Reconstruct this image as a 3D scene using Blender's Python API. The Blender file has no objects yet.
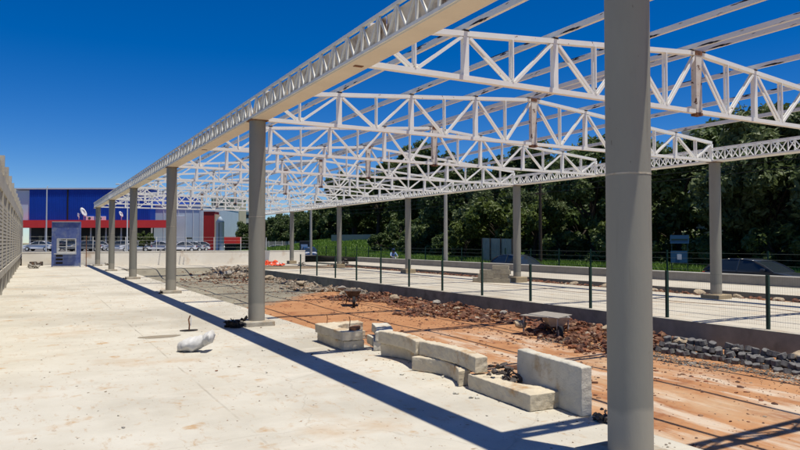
import bpy, bmesh, math, random
from mathutils import Vector, Matrix
R = math.radians
random.seed(7)
scene = bpy.context.scene
COL = scene.collection

# ------------------------------------------------------------------ camera
YAW = R(28.93)
cam_data = bpy.data.cameras.new('camera')
cam_data.sensor_width = 36; cam_data.lens = 661.5 / 800 * 36
cam_data.clip_start = 0.05; cam_data.clip_end = 6000
cam = bpy.data.objects.new('camera', cam_data); COL.objects.link(cam)
cam.location = (0, 0, 1.742)
cam.rotation_euler = (R(90 + 1.495), 0, -YAW)
scene.camera = cam

# ------------------------------------------------------------------ sky and sun
SUN_DIR = Vector((.123, -.23, 1)).normalized()
world = bpy.data.worlds.new('World'); scene.world = world; world.use_nodes = True
wn = world.node_tree; bg = wn.nodes['Background']
sky = wn.nodes.new('ShaderNodeTexSky'); sky.sky_type = 'NISHITA'; sky.sun_disc = False
sky.sun_elevation = math.asin(SUN_DIR.z); sky.sun_rotation = math.atan2(SUN_DIR.x, SUN_DIR.y)
sky.altitude = 1200; sky.air_density = 0.85; sky.dust_density = 0.15; sky.ozone_density = 5.0
hs = wn.nodes.new('ShaderNodeHueSaturation'); hs.inputs['Saturation'].default_value = 1.40; hs.inputs['Hue'].default_value = .511
wn.links.new(sky.outputs[0], hs.inputs['Color']); wn.links.new(hs.outputs[0], bg.inputs[0]); bg.inputs[1].default_value = 0.096
sl = bpy.data.lights.new('sun', 'SUN'); sl.energy = 4.6; sl.angle = R(0.53); sl.color = (1, .94, .83)
so = bpy.data.objects.new('sun', sl); COL.objects.link(so); so.location = (0, 0, 60)
so.rotation_euler = SUN_DIR.to_track_quat('Z', 'Y').to_euler()
vs = scene.view_settings
scene.display_settings.display_device = 'sRGB'
vs.view_transform = 'Standard'; vs.look = 'None'; vs.exposure = 0.14; vs.gamma = 1; vs.use_curve_mapping = False

# ------------------------------------------------------------------ helpers
class MB:
    def __init__(s): s.v = []; s.f = []; s.m = []; s.s = []
    def add(s, vs_, fs, smooth=False, mi=0):
        n = len(s.v); s.v += [tuple(p) for p in vs_]
        for f in fs: s.f.append(tuple(n + i for i in f)); s.s.append(smooth); s.m.append(mi)
    def box(s, x0, x1, y0, y1, z0, z1, mi=0):
        s.add([(x0,y0,z0),(x1,y0,z0),(x1,y1,z0),(x0,y1,z0),(x0,y0,z1),(x1,y0,z1),(x1,y1,z1),(x0,y1,z1)],
              [(0,3,2,1),(4,5,6,7),(0,1,5,4),(1,2,6,5),(2,3,7,6),(3,0,4,7)], False, mi)
        return s
    def bar(s, p, q, w, h, up=(0,0,1), mi=0):
        p = Vector(p); q = Vector(q); d = (q - p).normalized(); u = Vector(up)
        if abs(d.dot(u)) > .99: u = Vector((0,1,0))
        a = d.cross(u).normalized(); b = a.cross(d).normalized(); a *= w/2; b *= h/2
        s.add([p-a-b,p+a-b,p+a+b,p-a+b,q-a-b,q+a-b,q+a+b,q-a+b],
              [(0,1,2,3),(7,6,5,4),(0,4,5,1),(1,5,6,2),(2,6,7,3),(3,7,4,0)][::1], False, mi)
        return s
    def tube(s, pts, rad, n=10, caps=True, mi=0):
        pts = [Vector(p) for p in pts]
        if not hasattr(rad, '__len__'): rad = [rad]*len(pts)
        vv = []; ff = []
        for i, p in enumerate(pts):
            d = (pts[min(i+1,len(pts)-1)] - pts[max(i-1,0)]).normalized()
            u = Vector((0,0,1)) if abs(d.z) < .9 else Vector((0,1,0))
            a = d.cross(u).normalized(); b = a.cross(d).normalized()
            for k in range(n):
                t = 2*math.pi*k/n; vv.append(p + a*math.cos(t)*rad[i] + b*math.sin(t)*rad[i])
        for i in range(len(pts)-1):
            for k in range(n):
                ff.append((i*n+k, i*n+(k+1)%n, (i+1)*n+(k+1)%n, (i+1)*n+k))
        s.add(vv, ff, True, mi)
        if caps:
            s.add(vv[:n], [tuple(range(n))], False, mi); s.add(vv[-n:], [tuple(range(n))[::-1]], False, mi)
        return s
    def prism(s, poly, z0, z1, mi=0):
        n = len(poly)
        vv = [(x,y,z0) for x,y in poly] + [(x,y,z1) for x,y in poly]
        s.add(vv, [tuple(range(n))[::-1], tuple(range(n,2*n))] + [(i,(i+1)%n,n+(i+1)%n,n+i) for i in range(n)], False, mi)
        return s
    def rock(s, c, r, sq=(1,1,1), sub=1, rough=.25, mi=0, rnd=random):
        bm = bmesh.new(); bmesh.ops.create_icosphere(bm, subdivisions=sub, radius=1)
        M = Matrix.Rotation(rnd.uniform(0,6.28),3,'Z') @ Matrix.Rotation(rnd.uniform(-.5,.5),3,'X')
        vv = []
        for v in bm.verts:
            k = 1 + rnd.uniform(-rough, rough); p = v.co*k*r
            vv.append(Vector(c) + M @ Vector((p.x*sq[0], p.y*sq[1], p.z*sq[2])))
        ff = [tuple(v.index for v in f.verts) for f in bm.faces]
        bm.free(); s.add(vv, ff, False, mi); return s
    def build(s, name, mat, parent=None, bevel=0, fix=True, loc=None, rz=0):
        me = bpy.data.meshes.new(name); me.from_pydata(s.v, [], s.f)
        me.polygons.foreach_set('use_smooth', s.s)
        mats = mat if isinstance(mat, (list, tuple)) else [mat]
        for m in mats: me.materials.append(m)
        if len(mats) > 1: me.polygons.foreach_set('material_index', s.m)
        if fix:
            bm = bmesh.new(); bm.from_mesh(me)
            bmesh.ops.recalc_face_normals(bm, faces=bm.faces[:]); bm.to_mesh(me); bm.free()
        me.update()
        o = bpy.data.objects.new(name, me); COL.objects.link(o)
        if parent: o.parent = parent
        if loc: o.location = loc
        o.rotation_euler.z = rz
        if bevel:
            b = o.modifiers.new('bevel', 'BEVEL'); b.width = bevel; b.segments = 2; b.limit_method = 'ANGLE'; b.angle_limit = R(35)
        return o
def tag(o, label=None, cat=None, group=None, kind=None):
    if label: o['label'] = label
    if cat: o['category'] = cat
    if group: o['group'] = group
    if kind: o['kind'] = kind
    return o
def thing(name, label, cat, loc=(0,0,0), rz=0, group=None):
    o = bpy.data.objects.new(name, None); COL.objects.link(o); o.empty_display_size = .3
    o.location = loc; o.rotation_euler = (0,0,rz)
    return tag(o, label, cat, group)
def kids(o): return [c for c in bpy.data.objects if c.parent == o]
def copy_tree(o, loc, rz=None, label=None, scale=None):
    ks = kids(o)
    c = o.copy(); COL.objects.link(c); c.location = loc
    if rz is not None: c.rotation_euler.z = rz
    if label: c['label'] = label
    if scale: c.scale = scale
    for k in ks:
        d = k.copy(); COL.objects.link(d); d.parent = c
        for g in kids(k):
            e = g.copy(); COL.objects.link(e); e.parent = d
    return c
ORD = ['nearest','second','third','fourth','fifth','sixth','seventh','eighth','ninth','tenth','eleventh','twelfth','thirteenth',
       'fourteenth','fifteenth','sixteenth','seventeenth','eighteenth','nineteenth','twentieth','twenty-first','twenty-second','twenty-third','twenty-fourth','twenty-fifth']
def far(px, Z, z=0):   # far field: column of the view at depth Z -> ground point
    k = (px - 400) / 661.5 * Z
    return Vector((math.cos(YAW)*k + math.sin(YAW)*Z, -math.sin(YAW)*k + math.cos(YAW)*Z, z))

# ------------------------------------------------------------------ materials
def mat(name, col, col2=None, scale=3, rough=.8, metal=0, bump=0, bscale=40, stain=None, stain_scale=1, stain_lo=.55, stain_hi=.7,
        coord='Object', stretch=(1,1,1), detail=6, speck=None, speck_scale=25, speck_lo=.68, alpha=None, spec=.3, coat=0):
    m = bpy.data.materials.new(name); m.use_nodes = True
    nt = m.node_tree; N = nt.nodes; L = nt.links; p = N['Principled BSDF']
    p.inputs['Roughness'].default_value = rough; p.inputs['Metallic'].default_value = metal
    p.inputs['Specular IOR Level'].default_value = spec
    if coat: p.inputs['Coat Weight'].default_value = coat; p.inputs['Coat Roughness'].default_value = .05
    p.inputs['Base Color'].default_value = (*col, 1)
    tc = N.new('ShaderNodeTexCoord') if coord != 'World' else N.new('ShaderNodeNewGeometry')
    mp = N.new('ShaderNodeMapping'); L.new(tc.outputs['Position' if coord == 'World' else coord], mp.inputs[0]); mp.inputs['Scale'].default_value = stretch
    def noise(sc, det=detail, rg=.6):
        n = N.new('ShaderNodeTexNoise'); n.inputs['Scale'].default_value = sc; n.inputs['Detail'].default_value = det
        n.inputs['Roughness'].default_value = rg; L.new(mp.outputs[0], n.inputs['Vector']); return n
    def ramp(src, lo, hi):
        r = N.new('ShaderNodeMapRange'); r.inputs['From Min'].default_value = lo; r.inputs['From Max'].default_value = hi
        L.new(src, r.inputs['Value']); return r.outputs[0]
    def mix(fac, a, b):
        x = N.new('ShaderNodeMix'); x.data_type = 'RGBA'; L.new(fac, x.inputs['Factor'])
        for i, c in ((6, a), (7, b)):
            if isinstance(c, tuple): x.inputs[i].default_value = (*c, 1)
            else: L.new(c, x.inputs[i])
        return x.outputs[2]
    cur = col
    if col2: cur = mix(ramp(noise(scale).outputs[0], .35, .65), col, col2)
    if stain: cur = mix(ramp(noise(stain_scale, 5, .65).outputs[0], stain_lo, stain_hi), cur, stain)
    if speck: cur = mix(ramp(noise(speck_scale, 3, .5).outputs[0], speck_lo, speck_lo+.03), cur, speck)
    if not isinstance(cur, tuple): L.new(cur, p.inputs['Base Color'])
    if bump:
        b = N.new('ShaderNodeBump'); b.inputs['Strength'].default_value = bump; b.inputs['Distance'].default_value = .02
        L.new(noise(bscale, 5).outputs[0], b.inputs['Height']); L.new(b.outputs[0], p.inputs['Normal'])
    m['h'] = 1
    return m
def graph(m):
    nt = m.node_tree; return nt, nt.nodes, nt.links, nt.nodes['Principled BSDF']

M = {}
M['steel'] = mat('white painted steel', (.88,.865,.80), (.83,.81,.745), 2.5, .5, bump=.05, speck=(.12,.05,.025), speck_scale=9, speck_lo=.715)
M['steel_far'] = M['steel']
M['purlin'] = mat('purlin steel', (.80,.78,.71), (.74,.72,.65), 2, .5, speck=(.02,.015,.012), speck_scale=2.6, speck_lo=.615, stretch=(4,.8,7))
M['galv'] = mat('galvanised steel', (.78,.77,.71), (.68,.68,.63), 5, .75)
M['cream'] = mat('cream beam steel', (.70,.64,.52), (.64,.58,.47), 1.5, .6, bump=.03)
M['gutter'] = mat('weathered gutter sheet', (.78,.68,.52), (.66,.56,.42), 2, .7, stain=(.22,.13,.07), stain_scale=2.5)
M['rust'] = mat('rusty steel', (.30,.13,.06), (.10,.05,.035), 8, .85, bump=.3, bscale=60)
M['rust_post'] = mat('rust streaked post', (.70,.66,.59), (.58,.48,.38), 5, .7, stain=(.10,.04,.02), stain_scale=4, stain_lo=.58, stain_hi=.61)
M['black'] = mat('black soot steel', (.02,.016,.014), None, rough=.9)
M['column'] = mat('grey painted column', (.265,.258,.215), (.225,.218,.183), 1.2, .62, bump=.12, bscale=18, stain=(.165,.16,.138), stain_scale=2.2, stain_lo=.6, stain_hi=.8, stretch=(1,1,.35), speck=(.16,.14,.11), speck_scale=30, speck_lo=.72)
M['footing'] = mat('column footing concrete', (.46,.42,.34), (.34,.30,.23), 6, .9, bump=.5, stain=(.34,.22,.12), stain_scale=4)
M['footing_tan'] = mat('tan footing concrete', (.42,.33,.20), (.34,.27,.17), 6, .9, bump=.5)
M['precast'] = mat('precast concrete', (.60,.53,.395), (.51,.44,.32), 5, .9, bump=.35, bscale=45, stain=(.40,.24,.11), stain_scale=2.6, stain_lo=.56, stain_hi=.72, speck=(.2,.18,.15), speck_scale=60, speck_lo=.71)
M['precast_grey'] = mat('grey precast concrete', (.58,.55,.46), (.49,.46,.375), 4, .9, bump=.4, bscale=45, stain=(.36,.25,.13), stain_scale=2.0, stain_lo=.6, stain_hi=.75, speck=(.16,.15,.13), speck_scale=50, speck_lo=.72)
M['rawend'] = mat('broken aggregate', (.42,.40,.36), (.20,.19,.17), 45, .95, bump=1, bscale=70)
M['face'] = mat('shaded platform side concrete', (.25,.275,.235), (.19,.21,.18), 3, .9, bump=.3, stain=(.125,.14,.118), stain_scale=1.6)  # shade of the upright sides put into the colour, darker than the slab tops
M['kerbwall'] = mat('low grey wall concrete', (.30,.28,.25), (.24,.225,.20), 2, .9, bump=.3, coord='World')  # low wall's shaded side put into this grey; the grey hoarding shares it
M['kerbwall_sunlit'] = mat('sunlit wall top', (.50,.48,.42), (.42,.40,.35), 3, .9)  # lighter copy of the wall concrete, sun on the wall top put into the colour
M['whitewall'] = mat('whitewashed wall', (.84,.80,.70), (.78,.73,.62), .8, .9, stain=(.60,.47,.34), stain_scale=.7)
M['block'] = mat('concrete block', (.42,.37,.27), (.34,.30,.22), 9, .95, bump=.5)
M['cobogo'] = mat('weathered block wall', (.50,.46,.375), (.43,.395,.32), 1.5, .9, bump=.4, stain=(.24,.20,.16), stain_scale=.7, stain_lo=.55, stain_hi=.8)
M['cobogo_dark'] = mat('wall void shadow', (.10,.085,.07), None, rough=.95)
M['slat'] = mat('precast wall slat', (.47,.44,.38), (.40,.375,.32), 3, .9)
M['paver'] = mat('grey paving block', (.17,.165,.16), (.09,.088,.085), 14, .9, bump=.5)
M['tan_rock'] = mat('pale tan rock', (.46,.37,.25), (.34,.27,.19), 7, .95, bump=.8)
M['grey_rock'] = mat('grey rubble chunk', (.36,.33,.28), (.24,.22,.19), 7, .95, bump=.8)
M['greenpost'] = mat('dark green post', (.012,.045,.032), None, rough=.5)
M['mesh'] = mat('green fence wire', (.11,.13,.11), None, rough=.5)
M['bluepanel'] = mat('scuffed blue panel', (.07,.11,.32), (.14,.19,.40), 2.5, .5, stain=(.24,.28,.38), stain_scale=1.6, stain_lo=.52, stain_hi=.68)
M['alu'] = mat('aluminium frame', (.55,.56,.56), None, rough=.4)
M['sack'] = mat('white woven sack', (.72,.71,.68), (.56,.55,.52), 8, .8, bump=.6, bscale=90)
M['barrow'] = mat('grimy barrow steel', (.10,.085,.075), (.05,.04,.035), 8, .7, stain=(.25,.13,.06), stain_scale=6)
M['barrow_pale'] = mat('pale dusty barrow steel', (.48,.46,.42), (.34,.32,.29), 8, .6)
M['wood'] = mat('grey plank', (.34,.31,.26), (.22,.20,.17), 8, .9, stretch=(1,8,1))
M['rubber'] = mat('black rubber', (.02,.02,.02), None, rough=.85)
M['orange_net'] = mat('orange plastic net', (.75,.10,.03), (.62,.07,.02), 5, .6, stain=(.8,.75,.7), stain_scale=2.2, stain_lo=.60, stain_hi=.63)
M['bluewall'] = mat('blue cladding', (.003,.060,.42), (.003,.050,.36), .5, .5)
M['redband'] = mat('red fascia', (.80,.05,.045), (.74,.045,.04), .8, .5)
M['redpillar'] = mat('red cladding', (.42,.025,.02), (.36,.02,.018), .8, .6)
M['palewall'] = mat('pale blue grey cladding', (.56,.66,.72), (.50,.60,.66), .3, .6)
M['greywall'] = mat('light grey render', (.66,.68,.69), (.60,.62,.63), .4, .8)
M['darkin'] = mat('dark shopfront', (.012,.014,.016), (.022,.025,.028), .4, .5)
M['aptwall'] = mat('beige apartment render', (.60,.52,.36), (.55,.48,.34), .2, .9)
M['aptwhite'] = mat('white apartment render', (.62,.60,.55), None, rough=.9)
M['glassd'] = mat('dark window glass', (.02,.028,.035), None, rough=.08, spec=.6)
M['asphalt'] = mat('asphalt', (.085,.083,.08), (.06,.06,.058), .6, .92, bump=.3, coord='World')
M['lot'] = mat('dusty parking asphalt', (.16,.15,.14), (.12,.115,.11), .2, .92, coord='World')
M['pole'] = mat('concrete lamp post', (.42,.40,.34), (.36,.34,.29), 2, .9)
M['sheet'] = mat('pale green metal sheet', (.26,.34,.29), (.20,.27,.23), 1.2, .6)
M['bark'] = mat('tree bark', (.06,.045,.032), (.035,.027,.02), 6, .95, bump=.6, bscale=12)
M['signblue'] = mat('sky blue sign', (.03,.11,.19), None, rough=.5)
M['white'] = mat('white paint', (.7,.7,.68), None, rough=.5)
M['wirew'] = mat('black cable', (.01,.01,.01), None, rough=.7)
M['skin'] = mat('skin', (.30,.16,.10), None, rough=.6)
M['jacket'] = mat('light blue jacket', (.30,.42,.62), (.2,.3,.5), 6, .8)
M['jeans'] = mat('dark jeans', (.03,.04,.08), None, rough=.9)
M['helmet'] = mat('dark helmet', (.02,.03,.06), None, rough=.2)

nt, N, L, p = graph(M['column'])
src = p.inputs['Base Color'].links[0].from_socket
tc = N.new('ShaderNodeTexCoord'); sp_ = N.new('ShaderNodeSeparateXYZ'); L.new(tc.outputs['Object'], sp_.inputs[0])
nn = N.new('ShaderNodeTexNoise'); nn.inputs['Scale'].default_value = 3.5; nn.inputs['Detail'].default_value = 6; L.new(tc.outputs['Object'], nn.inputs['Vector'])
ad = N.new('ShaderNodeMath'); ad.operation = 'MULTIPLY_ADD'; ad.inputs[1].default_value = .28; L.new(nn.outputs[0], ad.inputs[0]); L.new(sp_.outputs['Z'], ad.inputs[2])
mr_ = N.new('ShaderNodeMapRange'); mr_.inputs['From Min'].default_value = .62; mr_.inputs['From Max'].default_value = .56; mr_.inputs['To Max'].default_value = .75; L.new(ad.outputs[0], mr_.inputs['Value'])
mx = N.new('ShaderNodeMix'); mx.data_type = 'RGBA'; L.new(mr_.outputs[0], mx.inputs['Factor']); L.new(src, mx.inputs[6]); mx.inputs[7].default_value = (.37,.34,.27,1)
mp_c = N.new('ShaderNodeMapping'); mp_c.inputs['Scale'].default_value = (9,9,.5); L.new(tc.outputs['Object'], mp_c.inputs[0])
n2 = N.new('ShaderNodeTexNoise'); n2.inputs['Scale'].default_value = 1; n2.inputs['Detail'].default_value = 5; L.new(mp_c.outputs[0], n2.inputs['Vector'])
m2 = N.new('ShaderNodeMapRange'); m2.inputs['From Min'].default_value = .58; m2.inputs['From Max'].default_value = .74; m2.inputs['To Max'].default_value = .55; L.new(n2.outputs[0], m2.inputs['Value'])
mx2 = N.new('ShaderNodeMix'); mx2.data_type = 'RGBA'; L.new(m2.outputs[0], mx2.inputs['Factor']); L.new(mx.outputs[2], mx2.inputs[6]); mx2.inputs[7].default_value = (.15,.125,.095,1)
L.new(mx2.outputs[2], p.inputs['Base Color'])

# platform concrete: pale slab with orange clay stains, cement smears, hairline cracks and small dark marks
def concrete_slab(name, a, b, orange, joint_x=None, joint_y=None, amt=1):
    m = mat(name, a, b, .9, .88, bump=.22, bscale=35, coord='World', stain=orange, stain_scale=.55, stain_lo=.56, stain_hi=.78)
    nt, N, L, p = graph(m)
    src = p.inputs['Base Color'].links[0].from_socket
    geo = N.new('ShaderNodeNewGeometry')
    def mixin(fac, col, src):
        x = N.new('ShaderNodeMix'); x.data_type = 'RGBA'; L.new(fac, x.inputs['Factor']); L.new(src, x.inputs[6]); x.inputs[7].default_value = (*col, 1)
        return x.outputs[2]
    def nz(scale, lo, hi, gain, st=(1,1,1), det=6, rg=.6, off=(0,0,0)):
        mp = N.new('ShaderNodeMapping'); mp.inputs['Scale'].default_value = st; mp.inputs['Location'].default_value = off
        L.new(geo.outputs['Position'], mp.inputs[0])
        n = N.new('ShaderNodeTexNoise'); n.inputs['Scale'].default_value = scale; n.inputs['Detail'].default_value = det; n.inputs['Roughness'].default_value = rg
        L.new(mp.outputs[0], n.inputs['Vector'])
        r = N.new('ShaderNodeMapRange'); r.inputs['From Min'].default_value = lo; r.inputs['From Max'].default_value = hi; r.inputs['To Max'].default_value = gain
        L.new(n.outputs[0], r.inputs['Value']); return r.outputs[0]
    src = mixin(nz(2.6, .60, .72, .75*amt, off=(3,8,0)), orange, src)                 # small clay patches
    src = mixin(nz(9, .66, .74, .8*amt, det=3, off=(7,1,0)), (orange[0]*.62, orange[1]*.55, orange[2]*.5), src)   # clods and footprints
    src = mixin(nz(.22, .50, .64, .45*amt, off=(12,4,0)), (a[0]*.74, a[1]*.73, a[2]*.72), src)   # damp grey areas
    src = mixin(nz(1.4, .58, .70, .55, st=(.35,1.5,1), off=(1,2,0)), (min(1,a[0]*1.22), min(1,a[1]*1.22), min(1,a[2]*1.25)), src)   # pale laitance
    # cracks
    v = N.new('ShaderNodeTexVoronoi'); v.feature = 'DISTANCE_TO_EDGE'; v.inputs['Scale'].default_value = .28
    nn = N.new('ShaderNodeTexNoise'); nn.inputs['Scale'].default_value = 1.2; nn.inputs['Detail'].default_value = 6
    L.new(geo.outputs['Position'], nn.inputs['Vector'])
    sm = N.new('ShaderNodeVectorMath'); sm.operation = 'MULTIPLY_ADD'; sm.inputs[1].default_value = (.6,.6,0)
    L.new(nn.outputs['Color'], sm.inputs[0]); L.new(geo.outputs['Position'], sm.inputs[2]); L.new(sm.outputs[0], v.inputs['Vector'])
    r = N.new('ShaderNodeMapRange'); r.inputs['From Min'].default_value = .0; r.inputs['From Max'].default_value = .0035; r.inputs['To Min'].default_value = .28; r.inputs['To Max'].default_value = 0
    L.new(v.outputs['Distance'], r.inputs['Value'])
    src = mixin(r.outputs[0], (a[0]*.5, a[1]*.46, a[2]*.42), src)
    sep = N.new('ShaderNodeSeparateXYZ'); L.new(geo.outputs['Position'], sep.inputs[0])
    wob = nz(2.0, 0, 1, .03, off=(4,4,0)); brk = nz(1.1, .42, .62, .5, off=(6,9,0))
    def mth(op, a_, b_=0):
        x = N.new('ShaderNodeMath'); x.operation = op
        for i, c in enumerate((a_, b_)):
            if isinstance(c, (int, float)): x.inputs[i].default_value = c
            else: L.new(c, x.inputs[i])
        return x.outputs[0]
    for ax, per, off in (('X', 3.15, joint_x), ('Y', 5.0, joint_y)):
        if off is None: continue
        v_ = mth('ADD', mth('SUBTRACT', sep.outputs[ax], off), wob)
        fr_ = mth('ABSOLUTE', mth('SUBTRACT', mth('PINGPONG', v_, per/2), 0))
        ln_ = mth('MULTIPLY', mth('LESS_THAN', fr_, .012 if ax == 'X' else .010), brk)
        src = mixin(ln_, (a[0]*.42, a[1]*.38, a[2]*.33), src)
    src = mixin(nz(5.5, .56, .70, .5*amt, st=(1.6,.5,1), det=8, rg=.75, off=(11,2,0)), (orange[0]*.9, orange[1]*.86, orange[2]*.8), src)
    src = mixin(nz(38, .66, .74, .35*amt, det=4, off=(1,7,0)), (a[0]*.55, a[1]*.5, a[2]*.43), src)
    L.new(src, p.inputs['Base Color'])
    return m
M['slab'] = concrete_slab('platform concrete', (.50,.465,.38), (.57,.54,.455), (.45,.31,.175), joint_x=1.80, amt=1.6)
M['slab2'] = concrete_slab('far platform concrete', (.47,.43,.345), (.53,.49,.40), (.46,.34,.21), joint_x=16.5, joint_y=3, amt=1.2)

# roadway bed: orange clay, lime streaks along the road, olive concrete further back
def dirt_mat():
    m = mat('orange clay bed', (.36,.17,.072), (.43,.22,.10), 1.1, .95, bump=.5, bscale=14, coord='World', stain=(.27,.105,.042), stain_scale=1.3, stain_lo=.52, stain_hi=.68)
    nt, N, L, p = graph(m); src = p.inputs['Base Color'].links[0].from_socket
    geo = N.new('ShaderNodeNewGeometry'); sep = N.new('ShaderNodeSeparateXYZ'); L.new(geo.outputs['Position'], sep.inputs[0])
    def nz(scale, st=(1,1,1), det=7, rg=.65, off=(0,0,0)):
        mp = N.new('ShaderNodeMapping'); mp.inputs['Scale'].default_value = st; mp.inputs['Location'].default_value = off
        L.new(geo.outputs['Position'], mp.inputs[0])
        n = N.new('ShaderNodeTexNoise'); n.inputs['Scale'].default_value = scale; n.inputs['Detail'].default_value = det; n.inputs['Roughness'].default_value = rg
        L.new(mp.outputs[0], n.inputs['Vector']); return n.outputs[0]
    def mr(s, lo, hi, a=0, b=1):
        r = N.new('ShaderNodeMapRange'); r.inputs['From Min'].default_value = lo; r.inputs['From Max'].default_value = hi
        r.inputs['To Min'].default_value = a; r.inputs['To Max'].default_value = b; L.new(s, r.inputs['Value']); return r.outputs[0]
    def ma(op, a, b):
        x = N.new('ShaderNodeMath'); x.operation = op
        for i, c in enumerate((a, b)):
            if isinstance(c, (int, float)): x.inputs[i].default_value = c
            else: L.new(c, x.inputs[i])
        return x.outputs[0]
    def mixin(fac, col, s):
        x = N.new('ShaderNodeMix'); x.data_type = 'RGBA'; L.new(fac, x.inputs['Factor']); L.new(s, x.inputs[6])
        if isinstance(col, tuple): x.inputs[7].default_value = (*col, 1)
        else: L.new(col, x.inputs[7])
        return x.outputs[2]
    # lime wash streaks on the near half
    st = mr(nz(2.3, (1,.22,1), off=(2,0,0)), .50, .62)
    zone = ma('MULTIPLY', mr(sep.outputs['Y'], 15.5, 12.5), mr(ma('ADD', sep.outputs['X'], ma('MULTIPLY', nz(.5), 3)), 12.6, 11.2))
    src = mixin(ma('MULTIPLY', ma('MULTIPLY', st, zone), .85), (.56,.47,.36), src)
    st2 = mr(nz(.6, (1,.5,1), off=(5,5,0)), .52, .66)
    src = mixin(ma('MULTIPLY', ma('MULTIPLY', st2, zone), .7), (.50,.36,.22), src)
    grit = mr(nz(14, det=3), .62, .68)
    src = mixin(ma('MULTIPLY', grit, ma('MULTIPLY', zone, .6)), (.24,.20,.15), src)
    # olive old pavement beyond
    d = ma('ADD', ma('SUBTRACT', sep.outputs['Y'], ma('MULTIPLY', sep.outputs['X'], 1.1)), ma('MULTIPLY', nz(.35, off=(9,3,0)), 5))
    old = mr(d, 17.9, 18.9)
    f2 = mixin(mr(nz(.8, (1,.4,1)), .4, .65), (.175,.155,.115), mixin(mr(nz(3), .22, .42), (.27,.245,.18), src))
    src = mixin(old, f2, src)
    L.new(src, p.inputs['Base Color'])
    return m
M['dirt'] = dirt_mat()
M['subsoil'] = mat('dusty ground', (.30,.235,.15), (.24,.18,.115), .5, .95, coord='World', bump=.4, bscale=12)
M['kerbdirt'] = mat('red rubble soil', (.34,.22,.13), (.25,.14,.08), 1.6, .95, coord='World', bump=.7, bscale=10)
M['grasssoil'] = mat('grass soil', (.075,.13,.028), (.05,.085,.02), .6, .95, coord='World')

# rubble: colour by cell
def rubble_mat(name, cols):
    m = bpy.data.materials.new(name); m.use_nodes = True; nt, N, L, p = graph(m); p.inputs['Roughness'].default_value = .95
    geo = N.new('ShaderNodeNewGeometry'); v = N.new('ShaderNodeTexVoronoi'); v.inputs['Scale'].default_value = 7
    L.new(geo.outputs['Position'], v.inputs['Vector'])
    s = N.new('ShaderNodeSeparateColor'); L.new(v.outputs['Color'], s.inputs[0])
    r = N.new('ShaderNodeValToRGB'); r.color_ramp.interpolation = 'CONSTANT'
    els = r.color_ramp.elements
    while len(els) < len(cols): els.new(.5)
    for i, (pos, c) in enumerate(cols): els[i].position = pos; els[i].color = (*c, 1)
    L.new(s.outputs[0], r.inputs[0]); L.new(r.outputs[0], p.inputs['Base Color'])
    n = N.new('ShaderNodeTexNoise'); n.inputs['Scale'].default_value = 25; n.inputs['Detail'].default_value = 5; L.new(geo.outputs['Position'], n.inputs['Vector'])
    b = N.new('ShaderNodeBump'); b.inputs['Strength'].default_value = .8; b.inputs['Distance'].default_value = .02
    L.new(n.outputs[0], b.inputs['Height']); L.new(b.outputs[0], p.inputs['Normal'])
    return m
M['rub_red'] = rubble_mat('red clay rubble', [(0,(.13,.055,.030)),(.25,(.21,.078,.036)),(.45,(.09,.042,.027)),(.62,(.17,.085,.048)),(.80,(.25,.14,.08)),(.95,(.36,.29,.21))])
M['rub_grey'] = rubble_mat('grey concrete rubble', [(0,(.18,.15,.115)),(.22,(.26,.215,.16)),(.42,(.12,.10,.075)),(.58,(.23,.15,.09)),(.78,(.34,.29,.22)),(.93,(.44,.39,.31))])

def leaf_mat(name, a, b, tr=.32):
    m = bpy.data.materials.new(name); m.use_nodes = True; nt, N, L, p = graph(m)
    p.inputs['Roughness'].default_value = .5; p.inputs['Specular IOR Level'].default_value = .35
    tc = N.new('ShaderNodeTexCoord'); n = N.new('ShaderNodeTexNoise'); n.inputs['Scale'].default_value = .8; n.inputs['Detail'].default_value = 4
    oi = N.new('ShaderNodeObjectInfo'); add = N.new('ShaderNodeVectorMath'); L.new(tc.outputs['Object'], add.inputs[0])
    sc = N.new('ShaderNodeMath'); sc.operation = 'MULTIPLY'; sc.inputs[1].default_value = 30; L.new(oi.outputs['Random'], sc.inputs[0]); L.new(sc.outputs[0], add.inputs[1])
    L.new(add.outputs[0], n.inputs['Vector'])
    r = N.new('ShaderNodeMapRange'); r.inputs['From Min'].default_value = .35; r.inputs['From Max'].default_value = .65; L.new(n.outputs[0], r.inputs['Value'])
    x = N.new('ShaderNodeMix'); x.data_type = 'RGBA'; L.new(r.outputs[0], x.inputs['Factor']); x.inputs[6].default_value = (*a,1); x.inputs[7].default_value = (*b,1)
    L.new(x.outputs[2], p.inputs['Base Color'])
    t = N.new('ShaderNodeBsdfTranslucent'); L.new(x.outputs[2], t.inputs[0]); ms = N.new('ShaderNodeMixShader'); ms.inputs[0].default_value = tr
    L.new(p.outputs[0], ms.inputs[1]); L.new(t.outputs[0], ms.inputs[2]); L.new(ms.outputs[0], N['Material Output'].inputs[0])
    return m
M['leaf'] = leaf_mat('dark leaves', (.050,.085,.024), (.12,.165,.048))
M['leaf2'] = leaf_mat('glossy broad leaves', (.080,.115,.040), (.16,.20,.08))
M['leaf3'] = leaf_mat('yellow green leaves', (.075,.115,.022), (.12,.155,.03))
M['grass'] = leaf_mat('sunlit grass', (.11,.21,.025), (.17,.28,.045), .3)

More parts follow.
